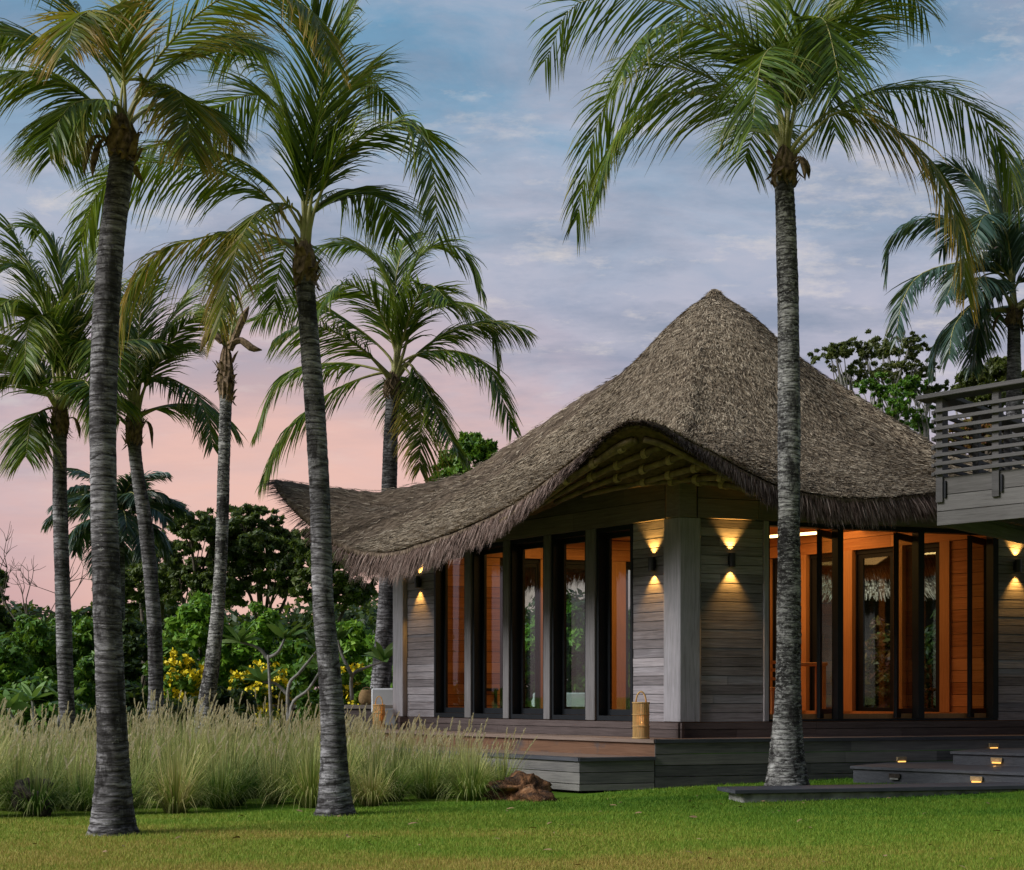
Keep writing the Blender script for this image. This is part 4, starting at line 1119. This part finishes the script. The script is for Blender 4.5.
# P2
palm('coconut_palm', [(335, 814, 42), (335, 800, 34), (334, 760, 27), (331, 690, 23.5), (323, 600, 21), (320, 500, 20.5), (315, 410, 20), (308, 320, 19), (305, 275, 18.5)], 13.6, (302, 240),
 [([(300, 225), (262, 175), (215, 150), (165, 143), (118, 170), (80, 232)], .6),
  ([(298, 238), (265, 195), (225, 175), (150, 162), (100, 190), (76, 258)], -.4),
  ([(285, 243), (255, 232), (215, 235), (165, 250), (132, 285), (112, 350)], -.8, 'frond_warm'),
  ([(306, 212), (310, 150), (325, 80), (345, 20), (362, -30)], .3),
  ([(302, 190), (283, 102), (249, 49), (215, 53)], .2),
  ([(303, 205), (292, 130), (262, 95), (215, 110), (185, 150)], 1.0),
  ([(314, 212), (340, 155), (378, 130), (412, 122), (432, 165), (438, 235)], -.5),
  ([(312, 195), (330, 130), (352, 80), (372, 78), (392, 110)], .9),
  ([(298, 212), (266, 206), (238, 246), (219, 326)], -1.2, 'frond_warm'),
  ([(306, 205), (318, 130), (322, 60), (310, 5)], -.5),
  ([(312, 215), (345, 190), (382, 200), (400, 235)], 1.2),
 ], [(1.9, .6, 2.4, 1.6)],
 'coconut palm rising from the tall grass just left of the pavilion roof', 22, fl=.86, w=.0235, ny=100, boots=.8)
# P3 right
palm('coconut_palm', [(787, 788, 46), (787, 776, 40), (787, 748, 33), (788, 700, 26.5), (789, 620, 24), (789, 520, 22), (789, 400, 22), (788, 300, 21), (786, 230, 20), (784, 178, 19)], 16.2, (785, 150),
 [([(778, 135), (741, 98), (692, 71), (638, 71), (599, 118), (576, 220)], .4),
  ([(776, 133), (736, 103), (668, 94), (618, 133), (598, 190)], -.8),
  ([(800, 138), (835, 108), (884, 89), (943, 91), (997, 133), (1018, 200)], .4),
  ([(805, 143), (835, 113), (874, 118), (928, 157), (958, 221), (966, 292)], -.6, 'frond_warm'),
  ([(781, 113), (756, 54), (717, 20), (643, -2), (575, 5), (545, 62)], .8),
  ([(776, 105), (742, 50), (690, 22), (645, 35), (622, 75)], -1.2),
  ([(788, 98), (786, 30), (792, -45)], .2),
  ([(795, 108), (815, 40), (845, -15), (890, -25), (925, 10)], .5),
  ([(790, 100), (800, 35), (824, 20), (842, 90)], -1.5),
  ([(796, 105), (820, 60), (850, 20), (900, -40)], -.6),
  ([(786, 105), (780, 50), (762, 60), (752, 125)], -1.8),
  ([(790, 105), (802, 60), (825, 75), (835, 135)], 1.6),
 ], [(1.6, .9, 2.8, 1.5)],
 'tall coconut palm standing in front of the pavilion deck', 23, mat='trunk_pale', fl=1.18, w=.0265, ny=96, boots=.85)
# P4 behind the roof
palm('coconut_palm', [(378, 712, 22), (381, 680, 20), (387, 600, 18), (389, 500, 16), (391, 430, 14), (393, 395, 14)], 26.8, (394, 365),
 [([(401, 363), (427, 352), (460, 352), (490, 369), (512, 428)], -.5),
  ([(403, 354), (420, 310), (460, 302), (490, 321), (498, 362)], .8),
  ([(408, 363), (427, 391), (445, 428), (458, 452)], -1.2),
  ([(405, 368), (420, 402), (420, 470)], -1.5, 'frond_warm'),
  ([(382, 371), (334, 363), (282, 376), (256, 432)], .4),
  ([(382, 373), (334, 391), (286, 432), (262, 482)], -.7),
  ([(390, 358), (353, 325), (308, 302), (255, 320)], .8),
  ([(398, 340), (390, 281), (363, 247), (322, 245)], .5),
  ([(400, 345), (407, 281), (430, 247), (465, 252), (483, 292)], .3),
  ([(395, 350), (372, 300), (340, 285), (312, 320)], -1.4),
  ([(400, 350), (412, 310), (428, 285), (448, 300)], -1.5),
  ([(396, 345), (395, 290), (402, 250), (410, 235)], .9),
 ], ring(3, .9, .2, 3.0, 1.7, 4),
 'coconut palm behind the low left end of the thatched roof', 24, fl=1.12, w=.036, boots=1.0, ny=84)
# P5
palm('coconut_palm', [(68, 730, 16), (66, 690, 15.5), (63, 600, 15), (60, 500, 14), (60, 430, 13)], 21.5, (60, 405),
 [([(62, 390), (62, 283), (50, 236), (26, 226)], .4), ([(54, 378), (45, 303), (21, 268), (-8, 266)], -.6),
  ([(50, 398), (25, 376), (-12, 384)], -1.0), ([(52, 395), (30, 350), (-12, 330)], .5),
  ([(68, 400), (92, 388), (122, 400)], -.4), ([(62, 386), (52, 322), (30, 322), (24, 372)], -1.6),
  ([(50, 408), (32, 420), (26, 456)], -.9), ([(66, 385), (85, 320), (105, 300), (122, 335)], .6),
  ([(66, 385), (78, 290), (92, 240)], .6), ([(60, 385), (40, 290), (10, 225)], .9), ([(58, 380), (50, 330), (15, 300), (-15, 320)], -1.4),
  ([(64, 385), (78, 345), (100, 345), (108, 385)], -1.5)],
 ring(4, 1.1, .2, 2.4, 1.6, 8), 'coconut palm with dense crown at the left edge', 25, fl=.95, w=.036, boots=1.1, ny=86)
# P6
palm('coconut_palm', [(156, 712, 17), (156, 690, 15), (154, 620, 14), (146, 530, 14), (137, 470, 13), (134, 440, 13)], 22.5, (133, 415),
 [([(136, 378), (141, 310), (147, 278)], .4), ([(143, 374), (165, 328), (203, 272)], .5), ([(149, 378), (178, 332), (215, 302)], -.6),
  ([(141, 382), (174, 380), (203, 405), (213, 446)], -.8), ([(128, 385), (100, 350), (78, 345), (62, 380)], .5),
  ([(126, 390), (105, 385), (92, 420)], -.6), ([(132, 378), (118, 310), (100, 280)], .7), ([(136, 385), (160, 350), (190, 345)], .9)],
 [(.3, .5, 1.9, 1.6)], 'leaning coconut palm behind the nearest trunk', 26, fl=.9, w=.034, boots=1.3, ny=78)
# P7 sparse
r7 = palm('coconut_palm', [(205, 716, 21), (207, 700, 17.5), (215, 640, 14), (221, 560, 12.5), (224, 460, 12), (226, 395, 12)], 20.5, (227, 360),
 [([(226, 345), (222, 300), (214, 262)], .3), ([(230, 340), (240, 300), (256, 285), (262, 300)], .6), ([(224, 345), (215, 320), (200, 305)], .5)],
 [], 'nearly bare coconut palm with a ragged top left of centre', 27, fl=.4, w=.03, boots=1.5, husks=0, ny=36, mat='trunk_pale')
for pl in ([(228, 345), (240, 340), (252, 348), (262, 350)], [(230, 350), (238, 330), (244, 316), (249, 306)], [(222, 342), (212, 332), (206, 338), (200, 352)]):
    MB().tube(spline([W(a, b, 20.4) for a, b in pl], 9), [.05, .06, .06, .055, .06, .06, .05, .03, .008], 7).build('dry_sheath', M['husk'], r7)
# P8 far right
palm('royal_palm', [(1015, 620, 20), (1014, 450, 16), (1014, 380, 14), (1014, 320, 12)], 24.0, (1013, 295),
 [([(1009, 285), (979, 262), (925, 272), (903, 300), (896, 340)], -.4), ([(1009, 272), (979, 232), (930, 218), (893, 236), (886, 278)], .4),
  ([(1009, 290), (979, 300), (955, 325), (949, 358)], -.7), ([(1010, 275), (985, 200), (960, 170), (930, 165)], .3), ([(1012, 270), (1000, 190), (995, 150)], .2),
  ([(1012, 270), (1010, 200), (1022, 160)], .5), ([(1012, 285), (990, 290), (978, 330), (975, 360)], .6), ([(1016, 285), (1035, 280), (1050, 330)], -.4),
  ([(1010, 280), (985, 255), (962, 265), (945, 300)], -1.2), ([(1014, 275), (1025, 230), (1045, 215), (1062, 250)], .4), ([(1010, 275), (990, 230), (965, 225), (940, 250)], 1.2),
  ([(1012, 275), (1005, 230), (985, 215), (970, 250)], -1.4)],
 ring(5, .8, 0, 2.4, 2.0, 31), 'silvery feather palm beyond the balcony at the right edge', 28, fl=.8, w=.042, boots=.7, ny=80, fmat='frond_blue')
# P9 bushy background palm
palm('feather_palm', [(118, 720, 14), (118, 640, 14), (118, 560, 13), (118, 535, 12)], 31.0, (118, 520),
 [], ring(20, 1.25, -.3, 1.75, 2.0, 41)+ring(7, 1.4, .7, 1.7, 1.5, 42), 'bushy dark feather palm behind the left coconut trunks', 29, fl=.7, w=.05, boots=1.0, ny=56, fmat='frond_blue')

# ------------------------------------------------------------------ shrubs and trees
def leaves(centers, radii, counts, size, rng, flat=.75, shell=.55):
    Vs = []; Qs = []; off = 0
    for c, r, n in zip(centers, radii, counts):
        D = rng.normal(size=(n, 3)); D /= np.linalg.norm(D, axis=1, keepdims=True)
        rad = r*(shell+(1-shell)*rng.random(n)**.6)*(1+.18*np.sin(D[:, 0]*7+c[0]*3)*np.sin(D[:, 2]*6+c[1]*2))
        p = c+D*rad[:, None]*[1, 1, flat]
        nrm = D+rng.normal(0, .55, (n, 3))+[0, 0, .35]; nrm /= np.linalg.norm(nrm, axis=1, keepdims=True)
        a = np.cross(nrm, rng.normal(size=(n, 3))); a /= np.linalg.norm(a, axis=1, keepdims=True); b = np.cross(nrm, a)
        s = size*rng.uniform(.6, 1.25, n)[:, None]
        q = np.stack([p-a*s, p-b*s*.42-nrm*s*.08, p+a*s-nrm*s*.15, p+b*s*.42-nrm*s*.08], 1)
        Vs.append(q.reshape(-1, 3)); Qs.append(np.arange(n*4).reshape(n, 4)+off); off += n*4
    return np.concatenate(Vs), np.concatenate(Qs)

def shrub(px, ptop, Y, wpx, mat, label, seed, name='shrub', cat='shrub', group=None, size=.085, dens=1.0, flowers=0, zb=0, fl_mat='flower'):
    rng = np.random.default_rng(seed); top = W(px, ptop, Y); hw = wpx*Y/F/2; H = top[2]-zb
    root = empty(name, (top[0], Y, zb), label=label, cat=cat, group=group)
    cs = []; rs = []
    n = int(30+hw*H*15)
    for _ in range(n):
        a = rng.uniform(0, 2*np.pi); v = rng.random(); rr = math.sqrt(rng.random())
        wz = .72+.28*math.sin(v*math.pi) if v > .5 else .9
        env = math.sqrt(max(0, 1-(max(0, v-.45)/.6)**2))
        c = np.array([top[0]+hw*rr*math.cos(a)*env*.85, Y+min(hw, 1.6)*rr*math.sin(a)*env*.85, zb+H*(.06+.84*v)*(1-.10*rr)])
        cs.append(c); rs.append(rng.uniform(.22, .5)*min(1.3, max(.5, hw*.55)))
    cnt = [int(300*dens*(r/.4)**2*(.085/size)**1.3)+30 for r in rs]
    V, Q = leaves(cs, rs, cnt, size, rng)
    np_mesh('foliage', V, Q, M[mat], root)
    st = MB()
    for _ in range(7):
        a = rng.uniform(0, 2*np.pi); t_ = cs[rng.integers(len(cs))]
        p0 = np.array([top[0]+.15*math.cos(a), Y+.15*math.sin(a), zb-.05])
        st.tube([p0, (p0+t_)/2+rng.normal(0, .08, 3), t_], [.035, .022, .01], 6)
    st.build('stems', M['bark'], root)
    if flowers:
        D = []; 
        idx = rng.integers(len(cs), size=flowers)
        VV = []; QQ = []; off = 0
        for i in idx:
            d = rng.normal(size=3); d[1] = -abs(d[1]); d[2] = abs(d[2])*.8; d /= np.linalg.norm(d); c = cs[i]+d*rs[i]*1.06
            for k in range(6):
                p = c+rng.normal(0, .035, 3); s = rng.uniform(.03, .06); a = rng.normal(size=3); a /= np.linalg.norm(a); b = np.cross(a, rng.normal(size=3)); b /= np.linalg.norm(b)
                VV.append([p-a*s, p-b*s*.8, p+a*s, p+b*s*.8]); QQ.append([off, off+1, off+2, off+3]); off += 4
        np_mesh('blossoms', np.array(VV).reshape(-1, 3), np.array(QQ), M[fl_mat], root)
    return root

HG = 'shrubs of the garden border at the left'
shr = [(30, 600, 28, 95, 'leaf_mid', 'dark rounded shrub at the far left of the border', .09),
 (75, 596, 29, 90, 'leaf_mid', 'leafy shrub between the two left palm trunks', .09),
 (5, 625, 26, 60, 'leaf_mid', 'shrub cut by the left edge of the picture', .09),
 (130, 605, 29, 70, 'leaf_dark', 'dark shrub below the bushy feather palm', .09),
 (205, 578, 30, 110, 'leaf_bright', 'bright green drooping shrub behind the bare palm', .10),
 (262, 585, 30, 80, 'leaf_bright', 'bright green shrub right of the bare palm', .10),
 (172, 615, 28, 60, 'leaf_mid', 'mid green shrub behind the leaning palm', .09),
 (300, 625, 28, 90, 'leaf_mid', 'mid green shrub left of the grass palm trunk', .10),
 (350, 600, 29, 90, 'leaf_bright', 'bright leafy shrub right of the grass palm trunk', .11),
 (392, 600, 28.5, 70, 'leaf_bright', 'bright leafy shrub against the pavilion corner', .11),
 (100, 640, 27, 90, 'leaf_mid', 'low shrub behind the nearest trunk', .09)]
for k, (px, pt, Y, wp, mt, lb, sz) in enumerate(shr): shrub(px, pt, Y, wp, mt, lb, 60+k, group=HG, size=sz)
shrub(185, 645, 25.0, 60, 'leaf_mid', 'flowering bush with yellow blossoms between leaning and bare palms', 81, 'flowering_bush', 'bush', None, .075, flowers=360)
shrub(262, 655, 25.5, 85, 'leaf_mid', 'flowering bush with yellow blossoms behind the bare frangipani branches', 82, 'flowering_bush', 'bush', None, .075, flowers=340)
shrub(350, 650, 25.6, 60, 'leaf_mid', 'flowering bush with yellow blossoms behind the wicker baskets', 83, 'flowering_bush', 'bush', None, .075, flowers=110)
shrub(395, 655, 30.5, 50, 'leaf_bright', 'feathery green shrub behind the white sofa', 84, size=.06)
shrub(225, 676, 22.8, 70, 'leaf_dark', 'low dark plants behind the tall grass', 85, size=.09)
shrub(315, 680, 23.6, 60, 'leaf_mid', 'low plants with a few pink blooms near the frangipani', 86, size=.08, flowers=10, fl_mat='pinkflower')
shrub(30, 672, 23.5, 120, 'leaf_mid', 'low leafy plants at the far left behind the tall grass', 87, size=.10)
shrub(115, 678, 24.5, 90, 'leaf_dark', 'low dark plants behind the nearest palm trunk', 88, size=.10)
shrub(182, 690, 23.0, 60, 'leaf_dark', 'low dark plants at the foot of the leaning palm', 89, size=.10)
# behind the pavilion, seen through glass and between
bh = [(470, 600, 33, 130, 'leaf_bright', 'green shrub mass seen through the second and third windows'), (560, 590, 33, 110, 'leaf_bright', 'green shrub mass seen through the fourth window'),
 (640, 590, 33, 110, 'leaf_mid', 'green shrub seen through the window next to the corner'), (720, 600, 33, 120, 'leaf_mid', 'shrub behind the blank siding wall'),
 (810, 590, 33, 120, 'leaf_red', 'reddish shrub seen through the left back window'), (880, 605, 29, 90, 'leaf_red', 'reddish shrub seen between the open doors'), (950, 590, 30, 100, 'leaf_dark', 'dark shrub seen through the right back window'), (1030, 590, 29, 110, 'leaf_dark', 'dark shrub right of the back windows')]
for k, (px, pt, Y, wp, mt, lb) in enumerate(bh): shrub(px, pt, Y, wp, mt, lb, 100+k, size=.11, group='shrubs behind the pavilion')

def tree(px, pbase, Y, crowns, mat, label, seed, size=.14, dens=1.0, bark='bark', tr=.16, name='broadleaf_tree', group=None, flat=.8, sub=60, rsub=(.10, .24), z0=0):
    size *= .85
    """crowns: (px,py,rx_px) foliage masses"""
    rng = np.random.default_rng(seed); b = W(pbase, HOR, Y); b[2] = z0
    root = empty(name, b, label=label, cat='tree', group=group)
    cs = []; rs = []; mains = []
    for (cx_, cy_, rp) in crowns:
        c = W(cx_, cy_, Y+rng.uniform(-1, 1)); R = rp*Y/F; mains.append((c, R))
        for _ in range(sub):
            d = rng.normal(size=3); d /= np.linalg.norm(d); q = c+d*R*rng.uniform(.3, 1.12)*[1, 1, flat]
            cs.append(q); rs.append(R*rng.uniform(*rsub))
    cnt = [int(170*dens*(r/size/3.2)**2)+30 for r in rs]
    V, Q = leaves(cs, rs, cnt, size, rng, .6, .25)
    np_mesh('crown', V, Q, M[mat], root)
    t_ = MB(); fork = b+(np.mean([m_[0] for m_ in mains], 0)-b)*.45; fork[2] = z0+(min(m_[0][2] for m_ in mains)-z0)*.6
    t_.tube([b+[0, 0, -.1], (b+fork)/2+rng.normal(0, .1, 3), fork], [tr, tr*.8, tr*.65], 9)
    for c, R in mains:
        mid_ = (fork+c)/2+rng.normal(0, .25, 3)+[0, 0, .1]
        pts_ = spline([fork, mid_, c], 7); t_.tube(pts_, list(np.linspace(tr*.5, tr*.15, 7)), 7)
        for _ in range(7):
            j = rng.integers(len(cs)); cand = min(range(len(cs)), key=lambda q: np.linalg.norm(cs[q]-c)+rng.uniform(0, R*1.2))
            p0 = pts_[rng.integers(3, 7)]; p1 = cs[cand]; t_.tube(spline([p0, (p0+p1)/2+rng.normal(0, .08, 3), p1], 6), list(np.linspace(tr*.2, tr*.05, 6)), 5)
    t_.build('trunk', M[bark], root, smooth=True)
    return root
TG = 'dark trees beyond the garden border'
tree(205, 205, 44, [(168, 552, 24), (190, 528, 26), (215, 532, 26), (225, 560, 24), (180, 578, 28), (210, 588, 28)], 'leaf_forest', 'dark spreading tree behind the bare palm', 201, group=TG)
tree(258, 262, 45, [(242, 525, 26), (268, 528, 26), (292, 545, 24), (255, 552, 28), (280, 575, 28), (240, 580, 28)], 'leaf_forest', 'dark round topped tree just left of the roof tip', 202, group=TG)
tree(325, 325, 43, [(310, 550, 24), (335, 560, 26), (320, 585, 28), (352, 590, 26)], 'leaf_forest', 'dark tree below the upturned roof tip', 203, group=TG)
tree(2, -6, 40, [(-8, 580, 16), (-12, 600, 20), (-2, 620, 14)], 'leaf_dark', 'dark tree cut by the left edge', 204, group=TG)
tree(150, 150, 46, [(138, 568, 24), (158, 585, 28), (120, 592, 28)], 'leaf_forest', 'dark tree between the left palm trunks', 205, group=TG)
tree(468, 470, 38, [(455, 462, 16), (478, 450, 16), (492, 462, 14), (440, 478, 12), (470, 478, 18), (468, 442, 10)], 'leaf_mid', 'green tree top rising behind the thatched roof slope', 206, size=.15)
tree(880, 885, 34, [(835, 352, 24), (862, 348, 26), (888, 350, 26), (910, 345, 22), (850, 375, 22), (915, 368, 26), (930, 390, 22), (880, 375, 24)], 'leaf_olive', 'airy flat topped tree behind the right roof slope', 207, size=.075, dens=.32, bark='palebark', flat=.5, sub=48, rsub=(.06, .17))
tree(890, 900, 31, [(875, 390, 18), (900, 405, 22), (925, 420, 20), (860, 410, 16), (912, 385, 14)], 'leaf_mid', 'leafy shrubby tree with pale branches behind the roof and balcony', 208, size=.08, dens=.42, sub=40, rsub=(.10, .24), bark='palebark')
tree(975, 985, 27, [(975, 380, 16), (998, 372, 16), (960, 395, 14), (1020, 390, 20), (985, 398, 20)], 'leaf_olive', 'pale yellowish tree behind the balcony rail', 209, size=.10, dens=.6, bark='palebark')
tree(985, 990, 26, [(965, 440, 20), (990, 430, 22), (1015, 445, 22), (975, 465, 22), (1005, 470, 22)], 'leaf_red', 'red and yellow leaved tree seen through the balcony slats', 210, size=.10)

def woodland():
    rng = np.random.default_rng(5); cs = []; rs = []
    for px in np.arange(-60, 1100, 7.0):
        Y = rng.uniform(50, 58); top = 625+10*math.sin(px*.03)+rng.uniform(-10, 10)
        for k in range(3): cs.append(W(px, top+k*22+rng.uniform(-6, 6), Y+rng.uniform(-1, 1))); rs.append(rng.uniform(.6, 1.1))
    V, Q = leaves(cs, rs, [int(170*r) for r in rs], .22, rng)
    tag(np_mesh('far_woodland', V, Q, M['leaf_dark']), 'distant dark woodland closing the view behind the garden', 'woodland', kind='stuff')
woodland()
# bare twiggy tree at left
bt = empty('bare_tree', W(40, HOR, 36)*[1, 1, 0], label='leafless twiggy tree against the sky at the left', cat='tree')
rg = np.random.default_rng(77); mb = MB()
def grow(p, d, L, r, depth):
    q = p+d*L; mb.tube([p, (p+q)/2+rg.normal(0, L*.06, 3), q], [r, r*.8, r*.6], 5)
    if depth == 0: return
    for _ in range(3 if depth > 1 else 4):
        nd = d+rg.normal(0, .55, 3); nd[2] += .15; nd /= np.linalg.norm(nd); grow(q, nd, L*rg.uniform(.55, .8), r*.6, depth-1)
grow(W(42, HOR, 36)*[1, 1, 0], np.array([0, 0, 1.0]), 2.3, .06, 4)
mb.build('trunk', M['bark'], bt)

# frangipani: pale forked branches, rosettes of long leaves
def frangipani(px, pb, Y, arms, label, seed):
    rng = np.random.default_rng(seed); root = empty('frangipani_tree', W(px, pb, Y)*[1, 1, 0], label=label, cat='tree')
    mb = MB(); V_ = []; Q_ = []; U_ = []; off = 0
    for pl, leafy in arms:
        P = spline([W(a, b, Y+rng.uniform(-.25, .25)) for a, b in pl], 14)
        mb.tube(P, list(np.linspace(.036, .02, 14)), 8)
        if not leafy: continue
        n = 13; az = np.linspace(0, 2*np.pi, n, endpoint=False)+rng.uniform(0, 1, n)*.3
        d = np.stack([np.cos(az), np.sin(az), rng.uniform(.1, 1.6, n)], 1)
        V, Q, U = strips(np.tile(P[-1], (n, 1)), d, rng.uniform(.34, .52, n), rng.uniform(.11, .15, n), np.stack([-np.sin(az), np.cos(az), 0*az], 1)+rng.normal(0, .5, (n, 3)), rng.uniform(.05, .4, n), 5, (.25, .8, 1, .95, .6, .05))
        V_.append(V); Q_.append(Q+off); U_.append(U); off += len(V)
    mb.build('branches', M['palebark'], root, smooth=True)
    if V_: np_mesh('leaves', np.concatenate(V_), np.concatenate(Q_), M['leaf_pale'], root, uv=np.concatenate(U_))
frangipani(272, 730, 22.6, [([(272, 745), (270, 690), (268, 655)], 0), ([(269, 660), (258, 648), (240, 642)], 1), ([(268, 658), (278, 652), (285, 638)], 1), ([(290, 750), (288, 690), (300, 672), (318, 650)], 1),
 ([(290, 745), (292, 705), (308, 690), (322, 668)], 1), ([(288, 695), (276, 684), (262, 682)], 1)], 'bare armed frangipani with long leaf rosettes behind the grass', 301)
frangipani(375, 700, 23.2, [([(352, 700), (352, 676), (365, 668), (384, 661)], 1), ([(352, 676), (342, 655), (338, 640)], 1)], 'small frangipani branch between the two right hand trunks', 302)
frangipani(30, 720, 22.0, [([(34, 735), (34, 715), (32, 700)], 1), ([(20, 735), (14, 720), (8, 708)], 1), ([(56, 735), (60, 715), (64, 704)], 1)], 'low broad leaved plant at the far left behind the grass', 303)

# ------------------------------------------------------------------ world and sun
w = bpy.data.worlds.new('World'); SC.world = w; w.use_nodes = True
nt = w.node_tree; nt.nodes.clear()
class WT(NT):
    def __init__(s): s.t = nt
t = WT()
out = nt.nodes.new('ShaderNodeOutputWorld')
co = t.n('ShaderNodeTexCoord').outputs['Generated']
sp = t.n('ShaderNodeSeparateXYZ', {0: co}); X_, Y_, Z_ = sp.outputs
el = Z_
grad = t.ramp(t.math('MULTIPLY', el, 2.0, clamp=True), [
 (.0, srgb(158, 122, 140)), (.14, srgb(172, 134, 152)), (.30, srgb(186, 166, 176)), (.48, srgb(176, 170, 186)), (.66, srgb(156, 170, 190)), (.84, srgb(124, 162, 190)), (1.0, srgb(88, 144, 178))])
# pink-orange glow low on the left
ax = t.math('DIVIDE', X_, t.math('MAXIMUM', Y_, .2))
dx = t.math('MULTIPLY', t.math('ADD', ax, .175), 2.9)
dz = t.math('MULTIPLY', t.math('SUBTRACT', el, .115), 4.6)
dist = t.math('SQRT', t.math('ADD', t.math('MULTIPLY', dx, dx), t.math('MULTIPLY', dz, dz)))
gl = t.ramp(dist, [(0, 1), (.35, .85), (.65, .45), (.9, .12), (1.0, 0)], 'EASE')
front = t.math('GREATER_THAN', Y_, 0.0)
gl = t.math('MULTIPLY', gl, front)
sky = t.mix(gl, grad, srgb(236, 186, 168))
# clouds, projected on a plane overhead
pv = t.n('ShaderNodeCombineXYZ', {0: t.math('DIVIDE', X_, t.math('ADD', el, .18)), 1: t.math('DIVIDE', Y_, t.math('ADD', el, .18)), 2: 0.0}).outputs[0]
cn = t.noise(t.mapping(pv, (1.2, 1.7, 1)), 3.2, 9, .64, .5)
cn2 = t.noise(t.mapping(pv, (.6, 1.2, 1), (3, 1, 0)), .9, 5, .55)
cl = t.ramp(t.math('MULTIPLY_ADD', cn2, .5, t.math('MULTIPLY', cn, .5)), [(.42, 0), (.56, 1)])
el_m = t.ramp(t.math('MULTIPLY', el, 2.0, clamp=True), [(.16, .12), (.5, .8), (.9, .6)])
el_m = t.math('MULTIPLY', el_m, t.math('MULTIPLY_ADD', gl, -.8, 1.0))
sky = t.mix(t.math('MULTIPLY', cl, el_m), sky, srgb(190, 186, 198))
dk = t.ramp(t.noise(t.mapping(pv, (.9, 1.6, 1), (9, 4, 0)), 2.0, 8, .64), [(.45, 0), (.62, .75)])
sky = t.mix(t.math('MULTIPLY', dk, el_m), sky, srgb(108, 126, 150))
hi = t.ramp(t.noise(t.mapping(pv, (1.4, 2.2, 1), (5, 7, 0)), 3.1, 9, .68), [(.54, 0), (.70, .85)])
sky = t.mix(t.math('MULTIPLY', hi, el_m), sky, srgb(228, 216, 206))
back = t.n('ShaderNodeMapRange', {0: Y_, 1: .35, 2: -.35, 3: 1.0, 4: .28}).outputs[0]
sky = t.mix(1.0, sky, t.n('ShaderNodeCombineColor', {0: back, 1: back, 2: back}).outputs[0], 'MULTIPLY')
ns = nt.nodes.new('ShaderNodeTexSky'); ns.sky_type = 'NISHITA'; ns.sun_disc = False
SUN_EL, SUN_AZ = math.radians(38), math.radians(215)
ns.sun_elevation = SUN_EL; ns.sun_rotation = SUN_AZ
bg1 = t.n('ShaderNodeBackground', {0: sky, 1: 1.0}); bg2 = t.n('ShaderNodeBackground', {0: ns.outputs[0], 1: .012})
ad = t.n('ShaderNodeAddShader', {0: bg1.outputs[0], 1: bg2.outputs[0]})
nt.links.new(ad.outputs[0], out.inputs[0])
sl = bpy.data.lights.new('soft_sky_key', 'SUN'); sl.energy = 4.2; sl.angle = math.radians(28); sl.color = (1, .965, .95)
so_ = bpy.data.objects.new('soft_sky_key', sl); COL.objects.link(so_)
sdv = Vector((-.86, -.34, .60))      # direction toward the light
so_.rotation_euler = sdv.to_track_quat('Z', 'Y').to_euler()
ns.sun_elevation = math.asin(sdv.normalized().z); ns.sun_rotation = math.atan2(sdv.x, sdv.y)

# ------------------------------------------------------------------ camera
cam = bpy.data.cameras.new('camera'); co_ = bpy.data.objects.new('camera', cam); COL.objects.link(co_)
co_.location = (0, 0, CZ); co_.rotation_euler = (math.pi/2, 0, 0)
cam.sensor_width = 36; cam.sensor_fit = 'HORIZONTAL'; cam.lens = F/1024*36; cam.shift_y = (HOR-435)/1024.0
cam.clip_end = 3000; cam.clip_start = .05
SC.camera = co_
SC.view_settings.view_transform = 'Standard'; SC.view_settings.look = 'None'; SC.view_settings.exposure = 0.0; SC.view_settings.gamma = 1
SC.render.resolution_x = 1024; SC.render.resolution_y = 870
SC.cycles.max_bounces = 8; SC.cycles.transparent_max_bounces = 16; SC.cycles.sample_clamp_indirect = 4
SC.cycles.use_denoising = True
